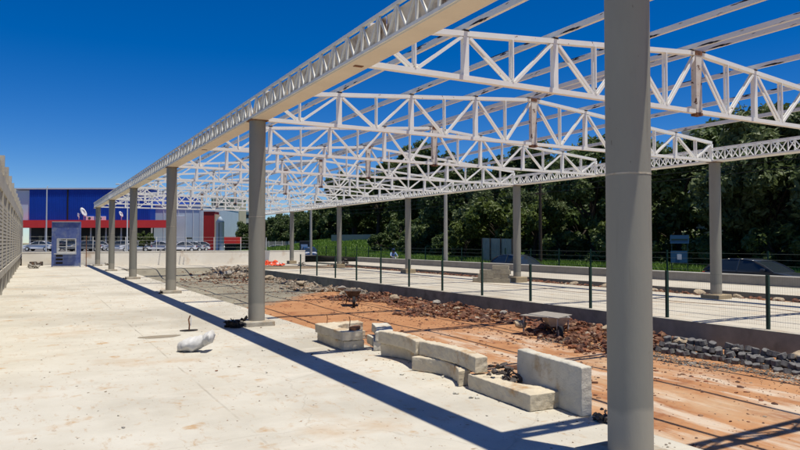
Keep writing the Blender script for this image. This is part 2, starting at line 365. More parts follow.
# ------------------------------------------------------------------ the ground
def sstep(a, b, x):
    t = max(0, min(1, (x-a)/(b-a))); return t*t*(3-2*t)
def park(x): return .45 - .95*sstep(24, 44, x)
def h_far(x, y):
    z = -.6*(1 - sstep(60, 110, y)) + park(x)*sstep(60, 110, y) if x > 24.6 else park(x)
    if x > 31.2:
        b = .55*sstep(31.2, 33, x) + 1.1*sstep(34, 48, x) + 1.3*sstep(55, 80, y)*sstep(33, 42, x)*(1-sstep(105,125,y))
        z += b*(1 - .8*sstep(100, 135, y))
    return z
def sheet(name, xs, ys, zf, m):
    b = MB(); nx, ny = len(xs), len(ys)
    b.add([(x, y, zf(x, y)) for y in ys for x in xs], [(j*nx+i, j*nx+i+1, (j+1)*nx+i+1, (j+1)*nx+i) for j in range(ny-1) for i in range(nx-1)], True)
    o = b.build(name, m, fix=False); return tag(o, kind='structure')
def lin(a, b, n): return [a + (b-a)*i/(n-1) for i in range(n)]
sheet('ground', [-3000,-300,-60,60,300,3000], [-3000,-300,-60,60,300,3000], lambda x, y: -1.7, M['subsoil'])
b = MB(); b.box(-6, 4.95, -14, 57.0, -1.0, 0); tag(b.build('platform', M['slab'], bevel=.012), kind='structure')
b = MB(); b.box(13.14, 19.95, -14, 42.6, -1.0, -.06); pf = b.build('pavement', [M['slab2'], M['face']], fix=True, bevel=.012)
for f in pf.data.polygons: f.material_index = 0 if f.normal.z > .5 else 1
tag(pf, kind='structure')
rr = random.Random(3)
bed_bumps = [(rr.uniform(5,13), rr.uniform(0,40), rr.uniform(.5,1.8), rr.uniform(-.03,.035)) for _ in range(150)]
def bed(x, y):
    z = -.58 + sum(h*math.exp(-((x-a)**2+(y-b_)**2)/(s*s)) for a, b_, s, h in bed_bumps if abs(x-a) < 2.5*s and abs(y-b_) < 2.5*s)
    return z + .5*sstep(43.5, 47.5, y)
sheet('roadway_bed', lin(4.9, 13.2, 40), lin(-14, 48, 180), bed, M['dirt'])
sheet('yard', [13.0, 17, 19.95, 24.3], [42.62, 45, 48], lambda x, y: -.09, M['subsoil'])
sheet('yard', [4.93, 13, 24.3, 27], [47.9, 52, 62], lambda x, y: -.05 if y < 60 else -.2, M['slab2'])
b = MB(); b.box(19.9, 20.72, -14, 50, -1.0, -.10); tag(b.build('soil_strip', M['kerbdirt']), kind='structure')
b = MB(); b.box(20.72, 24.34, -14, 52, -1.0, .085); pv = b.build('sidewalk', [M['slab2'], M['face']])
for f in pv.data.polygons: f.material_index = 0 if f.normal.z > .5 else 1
tag(pv, kind='structure')
sheet('road', lin(24.6, 31.2, 4), lin(-14, 170, 60), lambda x, y: h_far(x, y), M['asphalt'])
sheet('grass_bank', [31.2,31.6,32.2,33,34,36,38,41,44,48,55,70,110], lin(-14, 170, 70), h_far, M['grasssoil'])
sheet('parking_lot', lin(-30, 24.6, 12), [60.6, 64, 80, 100, 130, 170], lambda x, y: park(x), M['lot'])
sheet('terrain', [-400,-30,0,60,130,400], [170,220,300,600], lambda x, y: .2, M['grasssoil'])

# ------------------------------------------------------------------ low walls by the road and across the far end
t = thing('low_wall', 'long low grey concrete wall between sidewalk and road behind the far platform', 'wall', (24.5, 20, 0))
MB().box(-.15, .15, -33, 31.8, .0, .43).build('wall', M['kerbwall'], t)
MB().box(-.17, .17, -33, 31.85, .432, .475).build('cap', M['kerbwall_sunlit'], t, bevel=.006)
wdir = math.atan2(2.3, 23.2)
t = thing('boundary_wall', 'long whitewashed low wall across the far end, in front of the parked cars', 'wall', (-.8, 57.1, 0), wdir)
MB().box(0, 23.4, -.09, .09, -.3, .94).build('wall', M['whitewall'], t)
MB().box(-.02, 23.42, -.11, .11, .942, .99).build('cap', M['whitewall'], t)

# ------------------------------------------------------------------ columns
XL, XR, H = 4.12, 19.17, 4.32
YL = [3.71 + 10*n for n in range(-1, 6)]; YR = [3.71 + 10*n for n in range(-1, 7)]
def column(x, y, base, label, grp, fh, fw, fm, ring=True):
    t = thing('roof_column', label, 'column', (x, y, base), 0, grp)
    b = MB(); b.tube([(0,0,fh-.02),(0,0,H-base-.012)], .172, 48); b.build('shaft', M['column'], t)
    MB().box(-fw/2, fw/2, -fw/2, fw/2, -.03, fh).build('footing', fm, t, bevel=.02)
    MB().box(-.19, .19, -.19, .19, H-base-.012, H-base-.001).build('cap_plate', M['rust'], t)
    if ring: MB().tube([(0,0,2.27-base),(0,0,2.285-base)], .1745, 48).build('joint_ring', M['footing'], t)
    return t
for i, y in enumerate(YL):
    n = i - 1
    if n < 0: lab = 'grey round column of the left row behind the photographer'
    elif n == 0: lab = 'large grey round column in the right foreground cut by the frame, nearest of the left row'
    else: lab = 'grey round column under the left beam, %s from the camera in its row' % ORD[n]
    column(XL, y, 0, lab, 'grey columns under the left beam', .10, .62, M['footing'])
for i, y in enumerate(YR):
    if i == 0: continue
    n = i - 1
    lab = 'grey column out of frame in the right row' if n == 0 else 'grey round column on the far platform behind the fence, %s of that row from the right' % (['nearest','nearest','second','third','fourth','fifth','sixth'][n])
    column(XR, y, -.06, lab, 'grey columns on the far platform', .24 if n != 1 else .14, .66, M['footing_tan'], ring=False)

# ------------------------------------------------------------------ lattice girders along the two column rows
def girder(x, y0, y1, label, grp, left):
    L_ = y1 - y0; w = .17
    t = thing('lattice_girder', label, 'beam', (x, y0, H), 0, grp)
    MB().box(-w, w, .004, L_-.004, 0, .018).build('bottom_plate', M['cream'] if left else M['steel'], t)
    for s in (-1, 1):
        MB().box(s*w-.02, s*w+.02, .004, L_-.004, .0185, .062).build('bottom_chord', M['galv'] if left else M['steel'], t)
        MB().box(s*w-.022, s*w+.022, .004, L_-.004, .40, .445).build('top_chord', M['galv'] if left else M['steel'], t)
        b = MB(); n = int(L_/.5)
        for k in range(n):
            a = k*.5 + .02; xx = s*w
            b.bar((xx, a, .063), (xx, a, .399), .034, .028)
            b.bar((xx+.002, a+.02, .39), (xx+.002, a+.25, .07), .030, .022)
            b.bar((xx-.002, a+.25, .07), (xx-.002, a+.48, .39), .030, .022)
        b.build('lattice_web', M['galv'] if left else M['steel'], t)
    if left:
        b = MB(); rg = random.Random(int(y0)+40)
        y = 0.1
        while y < L_-1.9:
            ln = 1.9; z0 = .085 + rg.uniform(-.015,.02)
            b.box(-.125, -.118, y, y+ln-.03, z0, .385); b.box(.118, .125, y, y+ln-.03, z0, .385); b.box(-.1175, .1175, y, y+ln-.03, z0, z0+.006)
            y += ln + rg.choice((0, 0, 0, .08, .2))
        b.build('gutter', M['gutter'], t)
    return t
for n in range(6):
    y0 = YL[n]
    lab = ['lattice girder of the left beam running past the camera overhead', 'cream bottomed lattice girder from foreground column to the second column'][n] if n < 2 else 'cream bottomed lattice girder of the left beam, %s span from the camera' % ORD[n-1]
    girder(XL, y0, y0+10, lab, 'lattice girders of the left beam', True)
girder(XL, 53.71, 55.6, 'short end stub of the left lattice beam past the last column', 'lattice girders of the left beam', True)
for n in range(7):
    y0 = YR[n]
    if n == 0: continue
    girder(XR, y0, y0+10, 'white lattice girder of the right beam above the far platform, %s span from the camera' % ORD[n-1], 'lattice girders of the right beam', False)

# ------------------------------------------------------------------ roof trusses
SP = XR - XL; NP = 8; DX = SP/NP
def zt(u): return .60 + .63*(1 - abs(2*u - 1))
def make_truss():
    t = thing('roof_truss', '', 'truss', (XL, 0, H), 0, 'white roof trusses across the canopy')
    rg = random.Random(5)
    MB().box(.0, SP, -.05, .05, .004, .085).build('bottom_chord', M['steel'], t)
    for (a, c) in ((0, .5), (.5, 1)):
        b = MB(); e = .04
        xa, xc = (.17, SP*.5-.012) if a == 0 else (SP*.5+.012, SP-.17); b.bar((xa, 0, zt(xa/SP)), (xc, 0, zt(xc/SP)), .10, .085)
        b.build('top_chord', M['steel'], t)
    for k in range(NP+1):
        u = k/NP; x = u*SP
        if 0 < k < NP and k != 4:
            MB().box(x-.052, x+.052, -.045, .045, .086, zt(u)-.044).build('post', M['steel'], t)
        elif k == 4:
            MB().box(x-.085, x+.085, -.06, .06, -.03, zt(u)+.02).build('ridge_post', M['rust_post'], t)
            MB().box(x-.095, x+.095, -.068, .068, -.04, .02).build('splice_plate', M['rust'], t)
            MB().box(x-.10, x+.10, -.068, .068, zt(u)-.05, zt(u)+.04).build('splice_plate', M['rust'], t)
        else:
            sx = .17 if k == 0 else -.17; MB().box(x+sx-.04, x+sx+.04, -.046, .046, .086, zt((x+sx)/SP)-.044).build('end_post', M['steel'], t)
            MB().box(x-.07, x+.07, -.04, .04, -.008, .03).build('seat_plate', M['rust'], t)
    for k in range(NP):
        um = (k+.5)/NP; xm = um*SP
        b = MB()
        b.box(xm-.10, xm+.10, -.007, .007, .0855, .16)
        for s in (-1, 1): b.bar((xm, s*.035, .086), (xm, s*.035, zt(um)-.044), .022, .045)
        b.build('strut', M['steel'], t)
        for (ua, sg) in ((k/NP, 1), ((k+1)/NP, -1)):
            b = MB()
            for s in (-1, 1):
                b.bar((ua*SP+sg*(.075 if 0 < ua < 1 else .235), s*.034, zt(ua)-.06), (xm-sg*.045, s*.034, .088), .024, .050)
            b.build('diagonal', M['steel'], t)
    for k in range(1, NP):
        u = k/NP
        for dx in ((0,) if k != 4 else (-.17, .17)):
            MB().box(u*SP+dx-.055, u*SP+dx+.055, -.052, .052, zt((u*SP+dx)/SP)+.036, zt((u*SP+dx)/SP)+.062).build('cleat', M['black'], t)
    return t
tr0 = make_truss()
for i in range(13):
    y = 3.71 + 5*(i-2)
    if i < 2: continue   # wholly behind and above the camera
    n = i - 2
    t = tr0 if n == 0 else copy_tree(tr0, (XL, y, H))
    t.location = (XL, y, H)
    t['label'] = 'white welded roof truss with rusty ridge post, %s truss counting from the camera' % ORD[n] if n else 'white roof truss at the foreground column, mostly above the frame, nearest the camera'
    if n: t.rotation_euler = (R(random.uniform(-.35,.35)), 0, 0)
# purlins
px = []
for k in range(1, NP):
    if k == 4: px += [(k*DX-.17, k), (k*DX+.17, k)]
    else: px.append((k*DX, k))
for j, (x, k) in enumerate(px):
    z = H + zt(x/SP) + .062
    ln = 64
    b = MB()   # lipped channel, open to one side
    s = 1 if k < 4 or (k == 4 and x/SP < .5) else -1
    b.box(-.030, .030, 0, ln, 0, .10)
    side = ['left slope next to the left beam','left slope second from the beam','left slope third from the beam','left of the ridge pair','right of the ridge pair','right slope just below the ridge','right slope second below the ridge','right slope nearest the right beam'][j]
    o = b.build('purlin', M['purlin'], loc=(XL + x, -7, z))
    tag(o, 'long white roof purlin with black scorch marks, %s' % side, 'purlin', 'long purlins on top of the trusses')

# ------------------------------------------------------------------ left boundary wall (pilasters, slotted panels, ledge)
t = thing('louvred_wall', 'tall weathered concrete wall with slotted panels along the left edge', 'wall', (-.95, 10, 0))
b = MB(); bay = 3.9; nb = 15; L_ = bay*nb
MB().box(-.22, -.19, 0, L_, 0, 4.3).build('backing', M['cobogo'], t)
MB().box(-.19, .05, 0, L_, .60, .84).build('ledge', M['cobogo'], t, bevel=.01)
MB().box(-.19, .03, 0, L_, 3.42, 3.95).build('band', M['cobogo'], t, bevel=.01)
MB().box(-.19, -.04, 0, L_, 3.952, 4.42).build('parapet', M['cobogo'], t, bevel=.01)
for i in range(nb+1):
    y = i*bay
    MB().box(-.19, .035, y-.2, y+.2, 0, .599).build('pier', M['cobogo'], t)
    MB().box(-.19, .045, y-.16, y+.16, .841, 3.419).build('pilaster', M['cobogo'], t)
    MB().box(-.19, .06, y-.14, y+.14, 3.951, 4.62).build('fin', M['cobogo'], t)
    if i < nb:
        b = MB()
        for s in range(17):
            z = .90 + s*.125
            b.box(-.16, .02, y+.161, y+bay-.161, z, z+.085)
        b.build('slat_panel', M['slat'], t)
        b = MB()
        for s in range(6): 
            yy = y + .2 + (s+.5)*(bay-.4)/6; b.box(-.19, -.01, yy-.14, yy+.14, 3.03, 3.419)
        b.box(-.19, -.01, y+.161, y+bay-.161, 2.99, 3.028)
        b.build('slot_row', M['cobogo'], t)
        b = MB()
        for s in range(3):
            yy = y + .2 + (s+.5)*(bay-.4)/3; b.box(-.19, -.01, yy-.2, yy+.2, 0, .599)
        b.build('lower_pier_row', M['cobogo'], t)

# ------------------------------------------------------------------ fence on the far platform
t = thing('mesh_fence', 'dark green post and wire mesh fence along the far platform edge', 'fence', (13.32, 8.34, -.06))
for i in range(-3, 12):
    y = i*2.5
    MB().box(-.03, .03, y-.03, y+.03, 0, 1.12).build('post', M['greenpost'], t)
    if i == 11: continue
    b = MB()
    for z in [.08 + .2*k for k in range(6)]: b.box(-.0015, .0015, y+.03, y+2.47, z, z+.0025)
    for k in range(1, 49): yy = y + k*2.5/49; b.box(.0025, .0038, yy-.0007, yy+.0007, .06, 1.10)
    b.build('mesh_panel', M['mesh'], t)
b = MB(); pts = [(0, -7.5 + k*.5, .42 + .02*math.sin(k*.9)) for k in range(71)]
b.tube([(.035, p[1], p[2]) for p in pts], .006, 5); b.build('tension_wire', M['rust'], t)

# ------------------------------------------------------------------ precast kerb pieces on the near platform
def arc_poly(L, w, bulge, n=14):
    a = []; c = []
    for i in range(n+1):
        s = i/n; y = s*L; x = bulge*math.sin(math.pi*s)
        a.append((x, y)); c.append((x+w, y))
    return a + c[::-1]
def c_poly(L, D, arm, notch, n=12):
    p = [(0,0),(D,0),(D,arm)]
    for i in range(1, n): 
        s = i/n; p.append((D - notch*math.sin(math.pi*s), arm + (L-2*arm)*s))
    p += [(D,L-arm),(D,L),(0,L)]
    return p
def weather(o, vox=.012, st=.02):
    for md in list(o.modifiers): o.modifiers.remove(md)
    rm = o.modifiers.new('remesh', 'REMESH'); rm.mode = 'VOXEL'; rm.voxel_size = vox; rm.use_smooth_shade = True
    sm = o.modifiers.new('smooth', 'SMOOTH'); sm.factor = .5; sm.iterations = 1
    for nm, size, k in (('chips', .06, st), ('warp', .35, st*.6)):
        tx = bpy.data.textures.new(nm, 'CLOUDS'); tx.noise_scale = size; tx.noise_depth = 3
        d = o.modifiers.new(nm, 'DISPLACE'); d.texture = tx; d.strength = k; d.mid_level = .55; d.texture_coords = 'GLOBAL'
def piece(name, poly, h, loc, rz, label, m='precast', grp='precast concrete kerb pieces on the platform edge', tilt=(0,0)):
    o = MB().prism(poly, 0, h).build(name, M[m], bevel=.014, loc=loc, rz=rz)
    o.rotation_euler.x, o.rotation_euler.y = tilt
    weather(o)
    return tag(o, label, 'kerb block', grp)
cp = [(0,0),(.36,.0),(.40,.19),(.30,.27),(.22,.40),(.19,.55),(.21,.70),(.28,.84),(.40,.95),(.58,1.02),(.84,1.03),(.86,1.30),(.45,1.30),(0,1.24)]
piece('kerb_block', cp, .152, (4.36,9.76,.004), R(-2), 'C-shaped pale concrete block, bottom one of the stack by the second column')
piece('kerb_block', cp, .152, (4.33,9.74,.160), R(-1), 'C-shaped pale concrete block holding the rusty brick, top of its stack')
sp = arc_poly(.85, .28, .04)
piece('kerb_block', sp, .15, (4.78,9.52,.004), R(-18), 'short curved kerb block, lower one right of the C-shaped stack', 'precast_grey')
piece('kerb_block', sp, .15, (4.80,9.50,.158), R(-22), 'short curved kerb block leaning on top, right of the C-shaped stack', 'precast_grey', tilt=(R(3),0))
ap = arc_poly(1.15, .17, .20)
piece('kerb_block', ap, .19, (4.60,7.92,.004), R(-3), 'arched kerb block on the floor at the far end of the long kerb row')
piece('kerb_block', ap, .19, (4.50,6.68,.004), R(0), 'arched kerb block on the floor in the middle of the long kerb row')
ap2 = arc_poly(1.2, .17, .10)
piece('kerb_block', ap2, .19, (4.59,7.86,.199), R(-2), 'slightly arched kerb block lying across the tops at the far end of the row')
piece('kerb_block', arc_poly(1.45,.17,.09), .19, (4.56,6.42,.199), R(-3), 'long kerb block lying across the tops near the curved front block')
piece('kerb_block', arc_poly(.5,.2,.03), .185, (4.58,6.30,.004), R(-48), 'short square ended kerb block in the row beside the curved front block')
piece('kerb_block', [(0,0),(.44,0),(.44,.25),(.34,.33),(.26,.45),(.22,.60),(.20,.80),(.20,1.0),(.22,1.20),(0,1.22)], .175, (4.47,5.33,.004), R(-3), 'curved pale kerb block lying on the platform in front of the upright slab')
# upright slab with a chipped end
b = MB(); n = 14; Ls = 1.22; hs = .50; w = .135
prof = [(0,0)] + [(Ls,0)] + [(Ls - i*Ls/n, hs + .004*math.sin(i*1.3)) for i in range(n+1)]
vv = [(0,y,z) for y,z in prof] + [(w,y,z) for y,z in prof]; k = len(prof)
b.add(vv, [tuple(range(k)), tuple(range(k,2*k))[::-1]]); b.add(vv, [(i,(i+1)%k,k+(i+1)%k,k+i) for i in range(k)])
sl_ = b.build('concrete_slab', [M['precast_grey'], M['rawend']], loc=(4.79,4.93,.003), rz=R(-7.5), bevel=.012)
for f in sl_.data.polygons:
    if abs(f.normal.y) > .9: f.material_index = 1
weather(sl_, .018, .014)
tag(sl_, 'large pale concrete slab standing on its long edge near the foreground column', 'concrete slab')
b = MB().box(-.11,.11,-.055,.055,0,.06); o = b.build('brick', M['rust'], bevel=.006, loc=(4.86,10.33,.006), rz=R(40)); o.location = (4.98,10.2,.006)
tag(o, 'small rusty red brick in the notch of the C-shaped block', 'brick')
o.location = (4.60,9.85,.313)
for i, (x,y,h) in enumerate([(4.55,10.9,.16),(4.53,9.90,.16)]):
    o = MB().tube([(0,0,0),(.01,0,h*.6),(-.005,.01,h)], .008, 6).build('rebar_stub', M['rust'], loc=(x,y,.31 if i == 0 else .37))
    tag(o, ['thin rusty rebar stub standing at the far end of the C-shaped block','thin rusty rebar stub beside the brick on the C-shaped block'][i], 'rebar')
# black sooty scrap heaps
def scrap(name, loc, size, n, m, label, cat, seed, grp=None, rods=4):
    rg = random.Random(seed); b = MB()
    for i in range(n):
        r = size*rg.uniform(.12,.3)
        b.rock((rg.gauss(0,size*.35), rg.gauss(0,size*.35), abs(rg.gauss(size*.2,size*.2))), r, (1,rg.uniform(.3,1),rg.uniform(.3,.8)), 1, .4, rnd=rg)
    for i in range(rods):
        p = Vector((rg.gauss(0,size*.3),rg.gauss(0,size*.3),size*.1)); b.tube([p, p+Vector((rg.uniform(-1,1),rg.uniform(-1,1),rg.uniform(.1,.8)))*size*.6], .009, 5)
    o = b.build(name, m, loc=loc); return tag(o, label, cat, grp)
scrap('scrap_heap', (3.62,13.55,.0), .30, 26, M['black'], 'black charred scrap heap beside the second column footing', 'scrap heap', 4)
scrap('scrap_heap', (3.78,23.5,.0), .15, 12, M['black'], 'small black lump at the foot of the third column', 'scrap heap', 5, rods=1)
scrap('scrap_heap', (3.78,33.6,.0), .13, 10, M['black'], 'tiny black lump at the foot of the fourth column', 'scrap heap', 6, rods=1)
scrap('scrap_heap', (4.84,6.10,.02), .26, 40, M['barrow'], 'grey black crumpled scrap between the curved block and upright slab', 'scrap heap', 7)
scrap('scrap_heap', (4.86,6.26,.13), .26, 46, M['barrow'], 'dark crumpled scrap piled against the far end of the upright slab', 'scrap heap', 17)
scrap('scrap_heap', (4.86,4.72,.0), .15, 26, M['barrow'], 'dark crumpled scrap between the upright slab and foreground column', 'scrap heap', 8)
for i, (p, q, r_) in enumerate([((4.95,6.6,.22),(6.1,6.1,.05),.016),((4.9,6.5,.22),(6.0,5.9,.05),.014)]):
    o = MB().tube([Vector(p)*(1-s)+Vector(q)*s + Vector((0,0,.03*math.sin(s*5+i))) for s in lin(0,1,8)], r_, 7).build('steel_rod', M['rust'])
    tag(o, ['upper bent steel rod sticking from the scrap over the clay','lower bent steel rod sticking from the scrap over the clay'][i], 'rod')
# small concrete crumbs near the front block
rg = random.Random(12)
for i in range(9):
    x, y = (4.30+rg.uniform(-.12,.08), 6.3+rg.uniform(-.25,.25)) if i < 4 else (rg.uniform(2.5,4.8), rg.uniform(4.5,12))
    o = MB().rock((0,0,.012), rg.uniform(.015,.035), (1.2,1,.5), 1, .3, rnd=rg).build('concrete_crumb', M['precast_grey'], loc=(x,y,0))
    tag(o, 'small crumb of broken concrete lying on the near platform', 'rubble', 'crumbs of concrete on the near platform')
for i in range(28):
    rg = random.Random(100+i); x = rg.uniform(-.5, 4.7); y = rg.uniform(4.2, 30)
    o = MB().rock((0,0,.006), rg.uniform(.008,.022), (1.5,1,.4), 1, .35, rnd=rg).build('pebble', M[rg.choice(['grey_rock','rust','black','tan_rock'])], loc=(x,y,0))
    tag(o, 'tiny pebble or clod lying loose on the near platform', 'pebble', 'pebbles on the near platform')

# sack
b = MB(); n = 22; k = 18; vv = []; rg = random.Random(9)
for i in range(n+1):
    s = i/n; L_ = .54
    rw = .155*math.sin(math.pi*min(1, s*1.15+.04))**.55 if s < .8 else .155*max(.25,(1-s)*2.6)
    rh = .115*math.sin(math.pi*min(1, s*.80+.12))**.6
    if s > .78: rw = .135 + (s-.78)*.2; rh = .10
    for j in range(k):
        a = 2*math.pi*j/k; w_ = 1 + .09*math.sin(a*5+s*14) + .07*math.sin(a*9-s*23) + rg.uniform(-.05,.05)
        z = rh + rh*math.sin(a)*w_
        if s > .5: z += (s-.5)*.28
        vv.append((s*L_ - .29, rw*math.cos(a)*w_, max(.003, z)))
ff = [(i*k+j, i*k+(j+1)%k, (i+1)*k+(j+1)%k, (i+1)*k+j) for i in range(n) for j in range(k)] + [tuple(range(k))[::-1], tuple(range(n*k,(n+1)*k))]
b.add(vv, ff, True)
t = b.build('sack', M['sack'], loc=(2.28,10.85,0), rz=R(-31)); tag(t, 'crumpled white woven sack lying on the near platform', 'sack')
# rebar post in a dark base plate, and a damp puddle
t = thing('rebar_stake', 'bent rusty rebar stake standing in a dark round base on the platform', 'stake', (2.69,13.45,0))
MB().tube([(0,0,0),(.005,0,.12),(-.01,.005,.22),(.02,0,.30)], .014, 8).build('rod', M['rust'], t)
MB().tube([(.03,0,.10),(.035,.005,.26)], .010, 8).build('rod', M['white'], t)
MB().prism([(.17*math.cos(a)*(1+.1*math.sin(3*a)), .12*math.sin(a)) for a in lin(0,6.1,20)], .001, .014).build('base', M['black'], t)
o = MB().prism([(.36*math.cos(a)*(1+.15*math.sin(3*a)), .20*math.sin(a)*(1+.1*math.cos(2*a))) for a in lin(0,6.1,26)], .0035, .0045).build('puddle_stain', mat('damp patch', (.30,.255,.18), (.25,.21,.15), 6, .7), loc=(2.05,12.85,0))
tag(o, kind='structure')

# ------------------------------------------------------------------ rubble, rocks and stacked pavers
def rubble(name, m, label, seed, n, xr, yr, hmax, smin, smax):
    rg = random.Random(seed); b = MB()
    for i in range(n):
        y = rg.uniform(*yr); s = rg.random()
        x0 = xr[0] + .7*math.sin(y*.9+seed) + .3*math.sin(y*2.3); x = x0 + (xr[1]-x0)*s**.8
        hz = hmax*math.sin(math.pi*min(1, s*.55+.05))*(.55+.45*math.sin(y*1.7+seed)*math.sin(y*.6+2))
        z = bed(x, y) + max(0, hz)*rg.uniform(.4,1)
        r = smin + (smax-smin)*rg.random()**5
        b.rock((x, y, z), r, (rg.uniform(.8,1.5), rg.uniform(.6,1.1), rg.uniform(.35,.8)), 1, .32, rnd=rg)
    o = b.build(name, m, fix=False); return tag(o, label, 'rubble', kind='stuff')
rubble('clay_rubble', M['rub_red'], 'long heap of red brown clay clods against the far platform face', 1, 8000, (10.95,13.05), (9.6,26), .26, .012, .115)
rubble('concrete_rubble', M['rub_grey'], 'heap of broken grey and tan concrete further along the platform face', 2, 4200, (11.5,13.0), (25,43), .24, .02, .18)
rubble('end_rubble', M['rub_grey'], 'mound of broken concrete where the roadway ends', 3, 1500, (10.4,13.4), (42.5,47.5), .26, .03, .24)
rubble('soil_rubble', M['rub_red'], 'scattered soil and stones at the gap by the front rows', 5, 350, (8.0,12.9), (37,46), .10, .03, .12)
rg = random.Random(21)
def kerb_rub():
    b = MB()
    for i in range(900):
        y = rg.uniform(8, 48); x = rg.uniform(19.85, 20.68)
        b.rock((x, y, -.09+rg.uniform(0,.05)), rg.uniform(.02,.09)*(1.3 if rg.random()<.1 else 1), (1.2,1,.6), 1, .3, rnd=rg)
    return tag(b.build('gravel', M['rub_red'], fix=False), 'strip of stones and red soil between far platform and kerb', 'gravel', kind='stuff')
kerb_rub()
b = MB()
for i in range(2600):
    y = rg.uniform(4.2, 12.5); x = 11.1 + rg.gauss(0,.22) + .12*math.sin(y*2)
    b.rock((x, y, bed(x,y)+.004), rg.uniform(.008,.026), (1.2,1,.6), 1, .3, rnd=rg)
tag(b.build('gravel', M['rub_grey'], fix=False), 'fine grey gravel spilled in front of the stacked paving blocks', 'gravel', kind='stuff')
big = [(11.95,9.35,.19,'tan_rock','tan boulder at the left end of the stacked paving blocks'),(12.05,6.95,.21,'tan_rock','rounded tan boulder on the stacked paving blocks'),
       (11.9,8.1,.09,'grey_rock','small grey stone on top of the stacked paving blocks'),(10.85,13.3,.24,'tan_rock','pale boulder in the red rubble left of the plank table'),
       (12.2,11.7,.17,'tan_rock','reddish tan boulder right of the plank table'),(12.1,15.6,.16,'grey_rock','angular white stone on the red rubble crest'),
       (11.9,22.0,.28,'tan_rock','large pale boulder on the rubble behind the dark wheelbarrow'),(12.3,19.6,.19,'grey_rock','pale stone on the rubble crest in mid distance'),
       (11.6,17.3,.15,'tan_rock','small tan stone on the red rubble'),(12.2,27.5,.26,'grey_rock','grey chunk on the concrete rubble behind the wheelbarrow'),
       (11.9,32.0,.28,'tan_rock','tan chunk on the concrete rubble further back'),(12.2,38.0,.34,'tan_rock','large tan chunk in the far rubble mound'),(10.9,42.5,.4,'grey_rock','biggest chunk of the mound at the end of the roadway')]
for x,y,r,m,l in big:
    rg2 = random.Random(int(x*100+y*10)); b = MB().rock((0,0,0), r*.68, (1.3,.9,.6), 2, .2, rnd=rg2)
    zz = bed(x,y) + (.24 if y < 41 else .35)
    tag(b.build('boulder', M[m], loc=(x,y,zz)), l, 'boulder')
for i, (x,y) in enumerate([(20.2,12.3),(20.1,13.6),(20.35,15.2),(20.2,17.0),(20.3,19.5),(20.2,21.2)]):
    b = MB().rock((0,0,0), .13+.03*(i%3), (1.3,1,.6), 2, .12, rnd=random.Random(i))
    tag(b.build('stone', M['tan_rock'], loc=(x,y,-.04)), 'rounded tan stone in the soil strip, %s from the right' % ORD[i].replace('nearest','first'), 'stone', 'tan stones beyond the far platform')
b = MB(); rg = random.Random(44)
for i in range(3200):
    y = 3 + 40*rg.random()**1.5; x = 4.98 + 6.6*rg.random()**.8
    if i % 3 == 0: x = 10.6 - abs(rg.gauss(0,.7))
    b.rock((x, y, bed(x,y)+.002), .006 + .035*rg.random()**5 + .0004*y, (1.3,1,.6), 1, .3, rnd=rg)
tag(b.build('loose_soil', M['rub_red'], fix=False), 'small clods and grains of red soil strewn over the clay bed', 'soil', kind='stuff')
b = MB(); rg = random.Random(45)
for i in range(1500):
    y = 3 + 30*rg.random()**1.4; x = rg.uniform(-.8, 4.93) if i % 2 else 4.9 - abs(rg.gauss(0,.35))
    b.rock((x, y, .001), .003 + .010*rg.random()**4 + .0002*y, (1.3,1,.5), 0 if False else 1, .3, rnd=rg)
tag(b.build('grit', M['rub_grey'], fix=False), 'fine grit and crumbs strewn over the near platform', 'grit', kind='stuff')
# paving blocks, hexagonal-ish interlocking, in loose stacks
pv_mesh = None; cnt = 0; rg = random.Random(33)
hexa = [(-.085,-.035),(-.05,-.07),(.05,-.07),(.085,-.035),(.085,.035),(.05,.07),(-.05,.07),(-.085,.035)]
for row in range(2):
    y = 5.3
    while y < 9.75:
        for c in range(2 + (row and rg.random() < .85)):
            x = 11.6 + row*.24 + (.12 if c else 0) + rg.uniform(-.05,.05) + .10*math.sin(y*1.7) ; z = -.575 + c*.103 + rg.uniform(0,.01)
            if pv_mesh is None:
                o = MB().prism([(a*.9,c_*.9) for a, c_ in hexa], 0, .10).build('paving_block', M['paver'], bevel=.008); pv_mesh = o
            else: o = pv_mesh.copy(); COL.objects.link(o)
            o.location = (x, y+rg.uniform(-.02,.02), z); o.rotation_euler = (R(rg.uniform(-22,22)), R(rg.uniform(-22,22)), R(rg.uniform(-50,50)))
            tag(o, 'grey concrete paving block in the loose stack against the far platform', 'paving block', 'stacked grey paving blocks'); cnt += 1
        y += .155

